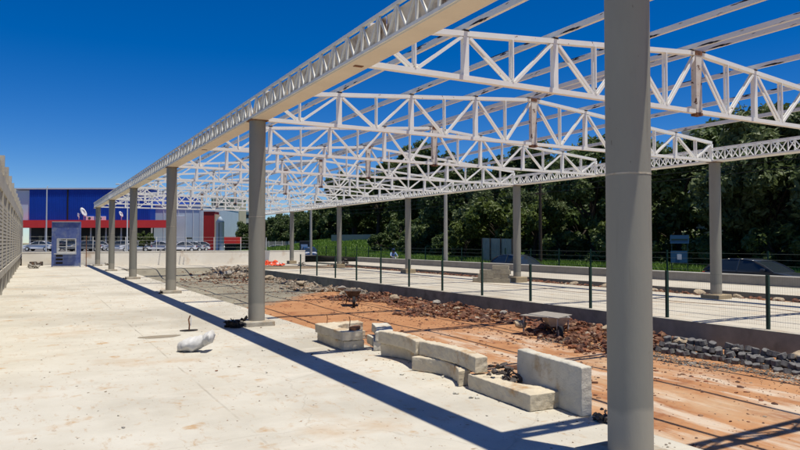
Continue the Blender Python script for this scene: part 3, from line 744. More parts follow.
# ------------------------------------------------------------------ wheelbarrows and plank table
def barrow(loc, rz, label, tm):
    t = thing('wheelbarrow', label, 'wheelbarrow', loc, rz)
    b = MB()
    bot = [(-.16,-.30),(.16,-.30),(.14,.20),(-.14,.20)]; top = [(-.34,-.46),(.34,-.46),(.28,.44),(-.28,.44)]
    vv = [(x,y,.30) for x,y in bot] + [(x,y,.56) for x,y in top] + [(x*.93,y*.93,.325) for x,y in bot] + [(x*.95,y*.95,.56) for x,y in top]
    b.add(vv, [(0,1,2,3)] + [(i,(i+1)%4,4+(i+1)%4,4+i) for i in range(4)] + [(8,9,10,11)] + [(8+i,8+(i+1)%4,12+(i+1)%4,12+i) for i in range(4)] + [(4+i,4+(i+1)%4,12+(i+1)%4,12+i) for i in range(4)])
    b.build('tray', M[tm], t)
    for s in (-1,1):
        MB().tube([(s*.05,.62,.19),(s*.16,.18,.285),(s*.24,-.5,.34),(s*.27,-.95,.50)], .017, 8).build('handle', M['barrow'], t)
        MB().tube([(s*.2,-.25,.31),(s*.24,-.38,.02),(s*.20,-.12,.29)], .014, 6).build('leg', M['barrow'], t)
    w = MB().tube([(-.045,.62,.19),(.045,.62,.19)], .19, 20).build('wheel', M['rubber'], t)
    MB().tube([(-.05,.62,.19),(.05,.62,.19)], .09, 14).build('hub', M['barrow_pale'], w)
    return t
barrow((10.2,22.0,bed(10.2,22)), R(158), 'dark grimy wheelbarrow standing on the orange clay in front of the rubble', 'barrow')
barrow((11.50,12.72,bed(12.0,12.7)-.08), R(148), 'pale dusty wheelbarrow under the propped plank by the far platform', 'barrow_pale')
t = thing('plank_table', 'weathered plank sheet propped flat on thin legs over the pale wheelbarrow', 'table', (11.75,13.0,bed(11.7,13)))
MB().prism([(-.99,.24),(.23,.66),(.26,-.33),(-.59,-.74)], .46, .485).build('top', M['wood'], t, bevel=.004)
for x,y in ((-.50,-.62),(.15,-.30),(.12,.52),(-.86,.22)): MB().tube([(x,y,0),(x,y,.459)], .022, 7).build('leg', M['barrow_pale'], t)
# stacked concrete blocks on the far platform
blk = None
def put_block(x, y, z, rz, lab):
    global blk
    if blk is None: blk = o = MB().box(-.095,.095,-.195,.195,0,.19).build('concrete_block', M['block'], bevel=.01)
    else: o = blk.copy(); COL.objects.link(o)
    o.location = (x,y,z); o.rotation_euler.z = rz; tag(o, lab, 'concrete block', 'concrete blocks stacked on the far platform')
sy = math.atan2(18.45-17.36, 23.31-24.76)
for c, n in enumerate([5,4,4,2]):
    for k in range(n):
        s = (k+.5+(c%2)*.25)/5.4
        x = 18.45 + (17.36-18.45)*s; y = 23.31 + (24.76-23.31)*s
        put_block(x+random.uniform(-.015,.015), y, -.058+c*.193, R(36.9)+random.uniform(-.04,.04), 'tan concrete block in the %s course of the small stack' % ['bottom','second','third','top'][c])
# orange plastic net heap
b = MB(); rg = random.Random(17); n = 26; vv = []
for j in range(n):
    for i in range(n):
        x = (i/(n-1)-.5)*2.0; y = (j/(n-1)-.5)*1.5; e = max(0, 1-(x*x+y*y*1.6))
        vv.append((x+rg.uniform(-.05,.05), y+rg.uniform(-.05,.05), max(.01, (.10+.22*abs(math.sin(x*5+y*3)*math.cos(y*6-x)))*(.3+e)+rg.uniform(-.05,.07))))
b.add(vv, [(j*n+i,j*n+i+1,(j+1)*n+i+1,(j+1)*n+i) for j in range(n-1) for i in range(n-1)])
tag(b.build('plastic_net', M['orange_net'], loc=(15.9,49.2,-.04), rz=R(-28), fix=False), 'crumpled heap of orange and white plastic netting past the far platform', 'netting')
scrap('rubble_heap', (17.8,47.6,-.09), .5, 30, M['grey_rock'], 'dark scatter of broken slabs beyond the far platform end', 'rubble heap', 31)
scrap('rubble_heap', (24.9-4.1,46.5,.08), .45, 30, M['barrow'], 'dark rubble at the base of the fourth far platform column', 'rubble heap', 32)
# items by the left wall end
o = MB().box(-.45,.45,-.25,.25,0,.30).build('crate', M['barrow'], bevel=.01, loc=(.15,56.3,0)); tag(o, 'small brown crate against the white wall by the louvred wall', 'crate')
scrap('rubble_heap', (.0,50.5,0), .5, 26, M['grey_rock'], 'low grey rubble at the foot of the louvred wall near its end', 'rubble heap', 33)
scrap('rubble_heap', (4.9,54.8,0), .28, 18, M['tan_rock'], 'small tan rubble beside the last left column', 'rubble heap', 34)
# blue scuffed booth panel
t = thing('booth', 'scuffed blue site booth panel with a white framed opening in front of the white wall', 'booth', (1.98,52.25,0), R(-27))
MB().box(-.96,.96,-.03,.03,2.02,3.16).build('upper_panel', M['bluepanel'], t)
MB().box(-.96,.96,-.03,.03,.06,.96).build('lower_panel', M['bluepanel'], t)
MB().box(-.96,-.62,-.028,.028,.962,2.018).build('side_panel', M['bluepanel'], t); MB().box(.72,.96,-.028,.028,.962,2.018).build('side_panel', M['bluepanel'], t)
for x in (-.98,.98): MB().box(x-.02,x+.02,-.05,.05,0,3.2).build('frame', M['bluepanel'], t)
MB().box(-.955,.955,-.09,.05,3.162,3.20).build('roof', M['alu'], t)
b = MB(); 
for x in (-.60,.04,.68): b.box(x-.03,x+.03,-.07,-.032,.98,2.0)
b.box(-.57,.65,-.066,-.034,.962,1.03); b.box(-.57,.65,-.066,-.034,1.95,2.01); b.box(-.57,.65,-.066,-.034,1.42,1.46); b.build('window_frame', M['alu'], t)
MB().box(-.7,.75,-.30,-.071,.90,.955).build('counter', M['alu'], t)
b = MB()
for z in (.22,.47,.72): b.box(-.70,-.22,-.036,-.031,z,z+.13)
b.build('vent_slots', M['black'], t)
MB().tube([(1.35,.1,0),(1.35,.1,2.2)], .03, 6).build('stay_post', M['rust'], t)

# ------------------------------------------------------------------ far buildings
def face_thing(name, label, cat, px, Z, z, rz_extra=0):
    return thing(name, label, cat, far(px, Z, z), -YAW + R(rz_extra))
S = 661.5/125.0
def U(p): return (p-20)/S
t = face_thing('store_building', 'large blue store with a red fascia band and dark shopfront beyond the parking lot', 'store', 20, 125, .4, -1.0)
W_ = U(151)
MB().box(U(29), W_, 0, 30, 5.5, 11.35).build('blue_wall', M['bluewall'], t)
b = MB()
for k in range(0, 60):
    x = U(29) + .2 + k*(W_-U(29)-.3)/60; b.box(x, x+.1, -.06, -.001, 5.55, 11.3)
b.build('cladding_ribs', M['bluewall'], t)
MB().box(U(67.3), U(68.7), -.12, -.061, 5.55, 11.3).build('joint_rib', M['darkin'], t)
MB().box(U(12), U(28.9), .2, 30, 4.2, 11.2).build('side_wall', M['palewall'], t)
MB().box(U(10), W_+.3, -.2, 30.2, 11.36, 11.6).build('roof_edge', M['greywall'], t)
MB().box(U(20), U(173), -2.2, -.13, 4.05, 5.45).build('red_fascia', M['redband'], t)
MB().box(U(20), W_, 3, 29, -.2, 5.3).build('shopfront', M['darkin'], t)  # shade of the recess under the fascia put into a near-black colour
b = MB()
for k in range(9): x = U(28)+k*2.9; b.box(x, x+.22, .5, .72, -.2, 5.4)
b.build('shopfront_mullions', M['greywall'], t)
for k in range(8): MB().box(U(28)+k*2.9+.5, U(28)+k*2.9+2.4, 2.8, 2.98, .1, 2.6).build('window', M['glassd'], t)
t2 = face_thing('annex_building', 'pale blue grey warehouse block with a small blue door right of the blue store', 'warehouse', 20, 126.5, .2, -1.0)
MB().box(U(154.3), U(203), 1, 28, -.3, 8.6).build('wall', M['palewall'], t2)
MB().box(U(154), U(203.3), .8, 28.2, 8.61, 8.85).build('parapet', M['greywall'], t2)
b = MB()
for p in (164,171.5,179,186.5,194,201): b.box(U(p), U(p)+.12, .93, .999, -.2, 8.55)
b.build('panel_joints', M['greywall'], t2)
MB().box(U(154.8), U(160.5), .9, .995, .1, 1.8).build('door', M['bluewall'], t2)
MB().box(U(187), U(193.5), .80, .90, 2.15, 2.5).build('wall_plate', M['glassd'], t2)
MB().box(U(176), U(186), .88, .99, -.1, 6.6).build('roller_door', M['greywall'], t2)
t3 = face_thing('red_tower', 'tall red clad entrance pylon right of the warehouse', 'pylon', 203.4, 122, 0, -1.0)
MB().box(0, 2.0, 0, 3, -.3, 7.4).build('body', M['redpillar'], t3); MB().box(-.1, 2.1, -.1, 3.1, 7.41, 7.6).build('cap', M['greywall'], t3)
MB().box(2.02, 2.25, .1, 2.8, -.3, 6.9).build('edge_strip', M['aptwall'], t3)
t4 = face_thing('silo', 'pale grey round tower with a cone top between the red pylon and red canopy', 'tower', 220, 118, 0)
MB().tube([(0,0,-.3),(0,0,5.3),(0,0,5.31),(0,0,6.3)], [.72,.72,.78,.15], 20).build('body', M['palewall'], t4)
MB().box(-.06, .06, -.8, -.73, -.2, 5.2).build('ladder', M['glassd'], t4)
t5 = face_thing('canopy_shop', 'low shop with a red canopy left of the first trees', 'shop', 223, 124, 0)
MB().box(0, 2.5, 0, 4, 1.5, 2.75).build('canopy', M['redband'], t5); MB().box(.2, 2.3, .5, 4, -.3, 1.49).build('wall', M['darkin'], t5)
for px_, Z, w, hgt, m, lab in [(211,210,9,15.5,'aptwall','beige apartment block rising behind the red pylon'),(699,165,9.5,30.5,'aptwhite','pale apartment tower top showing above the trees at right'),(232,235,8,12.5,'aptwhite','white apartment block behind the red canopy')]:
    tb = face_thing('apartment_building', lab, 'apartment block', px_, Z, 0)
    MB().box(0, w, 0, 9, -.5, hgt).build('wall', M[m], tb); MB().box(-.2, w+.2, -.2, 9.2, hgt+.002, hgt+.5).build('roof', M['greywall'], tb)
    nf = int(hgt/3)
    for f in range(nf):
        for c in range(int(w/2.2)):
            wo = MB().box(.6+c*2.2, 1.7+c*2.2, -.05, -.002, hgt-2.1-f*3, hgt-.9-f*3).build('window', M['glassd'], tb)
            if px_ == 211: MB().box(.5+c*2.2, 1.8+c*2.2, -.12, -.051, hgt-2.3-f*3, hgt-2.101-f*3).build('sill', M['aptwhite'], wo)
# satellite dishes and units on the red canopy roof
def dish(px_, z, r, lab, rz):
    t = face_thing('satellite_dish', lab, 'satellite dish', px_, 124, z)
    b = MB(); n = 20; vv = [(0,0,0)]; 
    for q in (.5,1):
        for k in range(n): a = 6.2832*k/n; vv.append((r*q*math.cos(a)*.8, -r*.25*q*q, r*q*math.sin(a)))
    ff = [(0,1+k,1+(k+1)%n) for k in range(n)] + [(1+k,1+n+k,1+n+(k+1)%n,1+(k+1)%n) for k in range(n)]
    b.add(vv, ff, True); d = b.build('reflector', M['white'], t); d.location = (0,0,r+.5); d.rotation_euler = (R(-15), R(-28), R(rz)); d.scale = (.55, 1, 1)
    s = d.modifiers.new('solid','SOLIDIFY'); s.thickness = .04
    MB().tube([(0,.1,0),(0,.1,r+.45)], .06, 8).build('mast', M['galv'], t)
    MB().tube([(0,.0,r+.45),(.5,-.6,r+.8)], .03, 6).build('feed_arm', M['galv'], t)
    return t
dish(83.5, 5.85, .98, 'large tilted white satellite dish standing above the red fascia', 25)
dish(78.5, 5.85, .45, 'small white satellite dish left of the large one above the red fascia', -20)
dish(121, 5.85, .62, 'white satellite dish between the left columns above the red fascia', 20)
for i, (p0, p1, lab) in enumerate([(85.5,93,'long white rooftop cooling unit beside the large dish'),(95,105,'white rooftop cooling unit left of the last left columns')]):
    t = face_thing('cooling_unit', lab, 'cooling unit', p0, 124.3, 5.86); w = (p1-p0)/S
    MB().box(0, w, 0, 1, 0, .75).build('casing', M['greywall'], t, bevel=.03); MB().tube([(w*.5,-.03,.38),(w*.5,-.002,.38)], .26, 14).build('fan_grille', M['glassd'], t)

# ------------------------------------------------------------------ lamp posts and cables
def lamp(loc, h, r, label, m='pole', arm=None, rz=0):
    t = thing('street_lamp', label, 'street lamp', loc, rz)
    MB().tube([(0,0,-.1),(0,0,h)], [r, r*.72], 14).build('pole', M[m], t)
    if arm:
        MB().tube([(0,0,h-.1),(arm*.4,0,h+.25),(arm,0,h+.3)], [.05,.04,.035], 8).build('arm', M['galv'], t)
        MB().box(min(arm,arm*1.4), max(arm,arm*1.4), -.13, .13, h+.24, h+.38).build('lamp_head', M['galv'], t, bevel=.03)
    return t
lamp((25.15,38.9,.0), 6.9, .15, 'round concrete post behind the far platform in the gap between its columns')
lamp((28.4,73.0,-.45), 7.5, .17, 'slim concrete post beside the blue car in the distance', arm=1.3)
lamp(far(46.3,88,.3), 8.6, .10, 'slim white mast lamp left of the blue booth against the blue store', 'alu', arm=.1)
lamp(far(127.2,86,.3), 8.7, .10, 'street lamp with a side arm between the left columns', 'galv', arm=-1.1, rz=-YAW)
def span(p, q, sag, lab):
    p = Vector(p); q = Vector(q); b = MB()
    b.tube([p*(1-s)+q*s - Vector((0,0,4*sag*s*(1-s))) for s in lin(0,1,24)], .016, 5)
    tag(b.build('power_cable', M['wirew']), lab, 'cable', 'power cables in front of the trees')
for i in range(4):
    span((33.5+i*.12, -6, 6.4+i*.42), (33.5+i*.12, 39, 5.5+i*.42), .35, 'thin dark power cable crossing before the trees, %s from the bottom' % ['first','second','third','fourth'][i])
    span((33.5+i*.12, 39, 5.5+i*.42), (32.5+i*.12, 74, 5.2+i*.42), .3, 'thin dark power cable of the distant span, %s from the bottom' % ['first','second','third','fourth'][i])
for y in (39,):
    t = thing('utility_pole', 'dark utility pole among the trees carrying the power cables', 'utility pole', (33.8, y, 0))
    MB().tube([(0,0,-.3),(0,0,7.4)], [.14,.10], 10).build('pole', M['bark'], t); MB().box(-.5,.5,-.05,.05,5.4,5.5).build('crossarm', M['bark'], t)

# ------------------------------------------------------------------ roadside fence, metal sheet, sign
t = thing('wire_fence', 'dark wire fence with thin posts along the grass verge beyond the road', 'fence', (32.0, 14, -.35))
for i in range(27):
    MB().box(-.035,.035,i*3-.035,i*3+.035,0,1.65).build('post', M['greenpost'], t)
b = MB()
for z in (.3,.6,.9,1.2,1.5): b.tube([(.04,0,z),(.04,78,z)], .006, 4)
b.build('wires', M['mesh'], t)
t = thing('metal_hoarding', 'pale green corrugated metal sheet hoarding on the grass behind the dark car', 'hoarding', (33.0, 41.3, .0))
b = MB(); n = 80; vv = []
for i in range(n+1):
    y = 4.1*i/n; x = .03*math.sin(i*1.6); vv += [(x,y,0),(x,y,2.0+.10*(i/n)), (x+.012,y,0),(x+.012,y,2.0+.10*(i/n))]
for i in range(n): b.add([vv[4*i],vv[4*i+4],vv[4*i+5],vv[4*i+1],vv[4*i+2],vv[4*i+6],vv[4*i+7],vv[4*i+3]], [(0,1,2,3),(7,6,5,4),(3,2,6,7),(0,4,5,1)])
b.build('sheet', M['sheet'], t, fix=False)
for y in (.05,1.5,2.9,4.05): MB().box(-.10,-.04,y-.03,y+.03,0,2.1).build('post', M['bark'], t)
t = thing('info_sign', 'sign post with two blue panels standing in front of the dark trees', 'sign', (32.5, 25.55, -.05), R(-48))
for x in (-.42,.42): MB().box(x-.03,x+.03,-.03,.03,0,2.25).build('post', M['greenpost'], t)
u = MB().box(-.50,.50,-.065,-.032,1.72,2.20).build('upper_panel', M['signblue'], t); MB().box(-.44,.44,-.071,-.066,1.90,1.99).build('stripe', M['greenpost'], u)
u = MB().box(-.48,.40,-.065,-.032,.62,1.30).build('lower_panel', M['signblue'], t)
MB().prism([(-.14,-.02),(.10,-.02),(.02,.02),(-.14,.02)], 0, .3).build('pictogram', M['white'], u).location = (0,-.088,.80)

# ------------------------------------------------------------------ cars
CARMAT = {}
def paint(c):
    k = tuple(c)
    if k not in CARMAT: CARMAT[k] = mat('car paint', c, None, rough=.25, coat=.6, spec=.5)
    return CARMAT[k]
def car(loc, rz, col, label, grp, style='sedan'):
    t = thing('parked_car', label, 'car', loc, rz, grp)
    L_ = 4.3; W = .84
    lower = [(-2.15,.32),(-2.17,.62),(-2.05,.86),(-1.2,.96),(1.25,.98),(2.02,.93),(2.14,.70),(2.12,.32)]
    if style == 'wagon': roof = [(-1.25,.95),(-.80,1.24),(-.40,1.41),(.2,1.50),(1.0,1.51),(1.65,1.46),(1.95,1.22),(2.06,.94)]
    elif style == 'hatch': roof = [(-1.3,.95),(-.85,1.22),(-.42,1.39),(.1,1.47),(.8,1.47),(1.35,1.40),(1.75,1.20),(2.03,.94)]
    else: roof = [(-1.2,.96),(-.75,1.20),(-.35,1.36),(.1,1.43),(.6,1.43),(1.0,1.37),(1.3,1.22),(1.62,.97)]
    b = MB()   # body from cross sections with rounded shoulders
    def loft(prof, ws, zlow):
        secs = []
        return secs
    n = len(lower)
    rows = [(.0, .90*W),( .0, W),( .0, W),(0, .93*W)]
    out = []
    for k, wf in ((0,.90),(1,1.0)):
        pass
    vv = []
    prof = [(x, z) for x, z in lower]
    ins = [0.0, .0, .07, .05, .05, .07, 0.0, 0.0]
    for s in (-1, 1):
        for (x, z), i_ in zip(prof, ins): vv.append((x, s*(W - i_ - (.10 if abs(x) > 2.0 else 0)), z))
    b.add(vv, [tuple(range(n)), tuple(range(n,2*n))[::-1]] + [(i,(i+1)%n,n+(i+1)%n,n+i) for i in range(n)])
    body = b.build('body', paint(col), t, bevel=.05)
    b = MB(); vv = []
    nr = len(roof)
    ins2 = lambda z: .07 + .17*(min(1, max(0, (z-.95)/.5)))**1.4
    for sd in (-1,1):
        for (x, z) in roof: vv.append((x, sd*(W-ins2(z)), z))
    b.add(vv, [tuple(range(nr)), tuple(range(nr,2*nr))[::-1]] + [(i,(i+1)%nr,nr+(i+1)%nr,nr+i) for i in range(nr)])
    b.build('greenhouse', M['glassd'], t, bevel=.02)
    b = MB()
    for i in range(2, nr-3):
        (xa, za), (xb, zb) = roof[i], roof[i+1]
        for (y0_, y1_) in ((-W+ins2(za)-.015, W-ins2(za)+.015),):
            b.add([(xa,y0_,za+.004),(xa,y1_,za+.004),(xb,y1_,zb+.004),(xb,y0_,zb+.004),(xa,y0_+.03,za+.035),(xa,y1_-.03,za+.035),(xb,y1_-.03,zb+.035),(xb,y0_+.03,zb+.035)],
                  [(0,3,2,1),(4,5,6,7),(0,1,5,4),(1,2,6,5),(2,3,7,6),(3,0,4,7)], True)
    for sd in (-1,1):
        def P(q): return (q[0], sd*(W-ins2(q[1])+.006), q[1])
        for i in (0,1,nr-3,nr-2): b.bar(P(roof[i]), P(roof[i+1]), .05, .07)
        b.bar((.35, sd*(W-.064), .96), (.30, sd*(W-.225), roof[3][1]), .03, .08)
    b.build('roof', paint(col), t)
    for x in (-1.35, 1.32):
        for s in (-1, 1):
            w = MB().tube([(x, s*(W-.20), .31),(x, s*(W+.01), .31)], .315, 20).build('wheel', M['rubber'], t)
            MB().tube([(x, s*(W+.012), .31),(x, s*(W+.022), .31)], .19, 14).build('rim', M['galv'], w)
    for s in (-1,1):
        MB().box(-2.16,-2.02,s*.60-.17,s*.60+.17,.64,.80).build('headlight', M['alu'], t, bevel=.02)
        MB().box(2.02,2.15,s*.60-.15,s*.60+.15,.70,.88).build('taillight', M['redpillar'], t, bevel=.02)
        MB().box(-.98,-.80,s*(W+.01)-.06,s*(W+.01)+.06,.98,1.10).build('mirror', paint(col), t, bevel=.02)
    return t
WH=(.82,.82,.81); SI=(.55,.57,.59); GR=(.10,.11,.12); DK=(.045,.055,.07)
VR = -YAW
G1 = 'cars in the parking lot'
car(far(39.5,97,.45), VR, WH, 'white sedan parked beside the blue booth, leftmost car of the lot', G1)
car(far(58,103,.5), VR+R(10), SI, 'silver car glimpsed directly behind the blue booth', G1, 'hatch')
car(far(68,96,.45), VR+R(35), DK, 'dark car glimpsed through the booth opening', G1)
car(far(84,94,.45), VR+R(50), GR, 'dark grey car just right of the blue booth', G1, 'hatch')
car(far(93,100,.45), VR+R(60), WH, 'white car left of the last left column', G1, 'hatch')
car(far(120,97,.42), VR+R(6), SI, 'silver wagon parked between the last two left columns', G1, 'wagon')
car(far(136,94,.4), VR+R(20), WH, 'white hatchback right of the silver wagon', G1, 'hatch')
car(far(158,98,.38), VR+R(8), WH, 'white sedan left of the third column', G1)
car(far(168,104,.38), VR+R(60), SI, 'silver car half hidden behind the third column', G1, 'hatch')
car(far(181,97,.35), VR+R(35), WH, 'white car just right of the third column', G1)
car(far(189,100,.35), VR+R(42), SI, 'silver white car second right of the third column', G1)
car(far(196,104,.35), VR+R(48), WH, 'white car at the right end of the angled row before the pale warehouse', G1, 'hatch')
car(far(229,135,.1), VR+R(80), WH, 'white car far back between the red pylon and the trees', G1, 'hatch')
car(far(240,140,.1), VR+R(60), SI, 'silver car far back at the foot of the first trees', G1)
car(far(274,118,-.28), VR+R(3), WH, 'white wagon behind the second column beyond the white wall', G1, 'wagon')
G2 = 'cars on the road'
car((30.3,78.5,h_far(30.3,78.5)), R(75), (.02,.06,.16), 'blue car beside the slim concrete post in the distance', G2, 'hatch')
car((28.6,35.3,-.6), R(-90)+R(180), DK, 'dark car passing behind the second column of the far platform', G2, 'hatch')
car((28.3,18.3,-.50), R(90), DK, 'dark car with a sloping windscreen at the right edge behind the low wall', G2, 'hatch')
# dark van end beside the blue car
t = thing('van', 'dark van with a pale rear door standing past the end of the white wall', 'van', far(304.5, 92, -.45), VR)
MB().box(-.7,.7,0,3.6,.35,2.4).build('body', M['darkin'], t, bevel=.08); MB().box(-.5,.45,-.03,-.002,1.0,1.9).build('rear_window', M['jacket'], t)
for x in (-.6,.6):
    for y in (.6,2.9): MB().tube([(x-.1,y,.33),(x+.1,y,.33)], .33, 14).build('wheel', M['rubber'], t)
# grey hoarding behind the wagon
t = thing('metal_hoarding', 'long grey hoarding behind the white wagon', 'hoarding', far(262,122,-.4), VR)
MB().box(0,7.6,0,.08,0,2.3).build('sheet', M['kerbwall'], t)
for k in range(7): MB().box(k*1.25-.04,k*1.25+.04,-.09,-.002,0,2.4).build('post', M['galv'], t)
# chain fence behind the white wall
t = thing('lot_fence', 'thin grey mesh fence in front of the parked cars behind the white wall', 'fence', (-.8,58.6,.2), wdir)
for k in range(9): MB().box(k*2.5-.025,k*2.5+.025,-.025,.025,0,2.0).build('post', M['galv'], t)
b = MB()
for z in (.8,1.1,1.4,1.7,1.98): b.tube([(0,0,z),(20,0,z)], .004, 4)
b.build('wires', M['galv'], t)

# ------------------------------------------------------------------ motorcyclist
def skinned(name, m, V, E, RAD, parent=None, loc=None, rz=0, sub=1):
    me = bpy.data.meshes.new(name); me.from_pydata(V, E, []); me.materials.append(m)
    o = bpy.data.objects.new(name, me); COL.objects.link(o)
    if parent: o.parent = parent
    if loc: o.location = loc
    o.rotation_euler.z = rz
    sk = o.modifiers.new('skin','SKIN')
    for i, r in enumerate(RAD): me.skin_vertices[0].data[i].radius = (r, r)
    me.skin_vertices[0].data[0].use_root = True
    s = o.modifiers.new('sub','SUBSURF'); s.levels = sub; s.render_levels = sub
    return o
mp_ = Vector((28.5,52.7,-.6)); mrz = R(172)
t = thing('motorcycle', 'small dark motorcycle on the road carrying its rider behind the low wall', 'motorcycle', mp_, mrz)
for y in (-.65,.65):
    w = bpy.data.meshes.new('wheel'); bm = bmesh.new()
    vs_ = []
    for k in range(24):
        a = 6.2832*k/24; c_ = Vector((0, math.cos(a), math.sin(a)))
        for j in range(8):
            q = 6.2832*j/8; vs_.append(bm.verts.new(Vector((.05*math.sin(q), y, .30)) + c_*(.26+.05*math.cos(q))))
    for k in range(24):
        for j in range(8): bm.faces.new((vs_[k*8+j], vs_[((k+1)%24)*8+j], vs_[((k+1)%24)*8+(j+1)%8], vs_[k*8+(j+1)%8]))
    bm.to_mesh(w); bm.free(); w.materials.append(M['rubber']); wo = bpy.data.objects.new('wheel', w); COL.objects.link(wo); wo.parent = t
    MB().tube([(-.04,y,.3),(.04,y,.3)], .07, 12).build('hub', M['galv'], wo)
MB().tube([(0,.65,.3),(0,.50,.65),(0,.42,.98)], .035, 8).build('fork', M['galv'], t)
MB().tube([(-.32,.28,1.02),(0,.42,1.0),(.32,.28,1.02)], .018, 8).build('handlebar', M['galv'], t)
b = MB(); b.rock((0,.12,.78), .2, (.7,1.3,.7), 2, .02); b.build('tank', M['helmet'], t)
MB().box(-.11,.11,-.62,-.05,.72,.80).build('seat', M['rubber'], t, bevel=.03)
MB().box(-.14,.14,-.15,.25,.28,.60).build('engine', M['barrow'], t, bevel=.05)
MB().box(-.03,.03,-.66,-.1,.3,.36).build('swingarm', M['galv'], t); MB().tube([(.15,.1,.35),(.16,-.7,.42)], .04, 8).build('exhaust', M['galv'], t)
V = [(0,-.25,.86),(0,-.24,1.10),(0,-.18,1.34),(0,-.15,1.46),(0,-.12,1.60)]; E = [(0,1),(1,2),(2,3),(3,4)]; RD = [.14,.13,.15,.055,.09]
for s in (-1,1):
    i = len(V); V += [(s*.10,-.2,.84),(s*.17,.12,.74),(s*.17,-.02,.40),(s*.17,.10,.34)]; E += [(0,i),(i,i+1),(i+1,i+2),(i+2,i+3)]; RD += [.09,.07,.05,.04]
    i = len(V); V += [(s*.19,-.17,1.38),(s*.30,-.02,1.16),(s*.30,.22,1.06)]; E += [(2,i),(i,i+1),(i+1,i+2)]; RD += [.065,.045,.032]
    h_ = i+2
    for f in range(5):
        j = len(V); V += [(s*(.27+f*.014),.27,1.055-.004*f),(s*(.27+f*.014),.30,1.03)] if f else [(s*.265,.25,1.045),(s*.25,.27,1.02)]; E += [(h_,j),(j,j+1)]; RD += [.009,.008]
rider = thing('person', 'motorcycle rider in a light blue jacket and dark helmet sitting upright', 'person', mp_, mrz)
skinned('body', M['skin'], V, E, RD, rider)
V2 = [(0,-.25,.90),(0,-.24,1.10),(0,-.18,1.36),(.2,-.17,1.385),(.305,-.02,1.16),(.302,.16,1.08),(-.2,-.17,1.385),(-.305,-.02,1.16),(-.302,.16,1.08)]
skinned('jacket', M['jacket'], V2, [(0,1),(1,2),(2,3),(3,4),(4,5),(2,6),(6,7),(7,8)], [.155,.15,.17,.08,.06,.05,.08,.06,.05], rider)
V3 = [(0,-.25,.86)]; E3 = []; R3 = [.155]
for s in (-1,1):
    i = len(V3); V3 += [(s*.10,-.2,.85),(s*.175,.12,.745),(s*.175,-.02,.42)]; E3 += [(0,i),(i,i+1),(i+1,i+2)]; R3 += [.10,.085,.065]
skinned('trousers', M['jeans'], V3, E3, R3, rider)
MB().rock((0,-.11,1.64), .145, (1,1.1,1.05), 3, 0).build('helmet', M['helmet'], rider)

# ------------------------------------------------------------------ trees
def crown_mesh(seed, Rx, Rz, zc, clumps, per, leaf, hang=0):
    rg = random.Random(seed); v = []; f = []
    cs = []
    for _ in range(clumps):
        while True:
            p = Vector((rg.uniform(-1,1), rg.uniform(-1,1), rg.uniform(-1,1)))
            if .25 < p.length < 1: break
        p = p.normalized() * (p.length**.45)
        k = rg.uniform(.72,1.08)
        cs.append((Vector((p.x*Rx*k, p.y*Rx*k, zc + p.z*Rz*k)), rg.uniform(.16,.34)*Rx))
    for c, r in cs:
        for _ in range(int(per*(r/(.25*Rx))**1.5)):
            d = Vector((rg.gauss(0,1), rg.gauss(0,1), rg.gauss(0,.8)))
            d = d.normalized()*r*(rg.random()**.4)*rg.uniform(.8,1.12)
            p = c + d
            s = leaf*rg.uniform(.6,1.3)
            n = (d.normalized()*.6 + Vector((rg.gauss(0,.6),rg.gauss(0,.6),.35+rg.gauss(0,.5)))).normalized()
            a = n.orthogonal().normalized(); ang = rg.uniform(0,6.28); bq = n.cross(a)
            a, bq = a*math.cos(ang)+bq*math.sin(ang), bq*math.cos(ang)-a*math.sin(ang)
            i = len(v)
            v += [p-a*s, p-bq*s*.45, p+a*s*1.0 - n*s*.25, p+bq*s*.45]
            f.append((i,i+1,i+2,i+3))
    me = bpy.data.meshes.new('crown'); me.from_pydata([tuple(q) for q in v], [], f); me.update(); return me, cs
def trunk_mesh(seed, h, r, cs, zc):
    rg = random.Random(seed); b = MB()
    top = Vector((rg.uniform(-.2,.2), rg.uniform(-.2,.2), h))
    b.tube([(0,0,-.4),(.03,.02,h*.4),top*.7+Vector((0,0,h*.0)),top], [r*1.25,r,r*.8,r*.55], 9)
    for c, rr_ in cs[::max(1,len(cs)//9)]:
        st = Vector((0,0,rg.uniform(h*.5,h*.95))); mid = (st+c)/2 + Vector((0,0,.2))
        b.tube([st, mid, c], [r*.45,r*.28,r*.10], 6)
    return b
protos = []
def proto(seed, Rx, Rz, zc, clumps, per, leaf, lm, th, tr):
    me, cs = crown_mesh(seed, Rx, Rz, zc, clumps, per, leaf); me.materials.append(M[lm])
    tb = trunk_mesh(seed, th, tr, cs, zc).build('trunk', M['bark'])
    tm = tb.data; bpy.data.objects.remove(tb)
    protos.append((me, tm)); return len(protos)-1
P_big = proto(1, 3.6, 3.6, 5.4, 46, 260, .26, 'leaf', 4.2, .24)
P_big2 = proto(2, 3.4, 4.2, 6.0, 50, 240, .26, 'leaf', 4.6, .26)
P_broad = proto(3, 3.3, 3.2, 4.4, 60, 300, .20, 'leaf2', 3.2, .20)
P_yel = proto(4, 2.0, 1.8, 2.9, 30, 170, .20, 'leaf3', 2.2, .12)
P_tall = proto(5, 3.2, 5.0, 7.4, 48, 230, .27, 'leaf', 6.0, .27)
P_bush = proto(6, 1.5, 1.0, .95, 22, 170, .15, 'leaf', .8, .08)
def tree(p, x, y, s, label, grp, name='broadleaf_tree', cat='tree', rz=None, z=None, sz=1):
    me, tm = protos[p]
    t = thing(name, label, cat, (x, y, h_far(x,y) if z is None else z), random.uniform(0,6.28) if rz is None else rz, grp)
    t.scale = (s, s, s*sz)
    for nm, m_ in (('crown', me), ('trunk', tm)):
        o = bpy.data.objects.new(nm, m_); COL.objects.link(o); o.parent = t
    return t
random.seed(11)
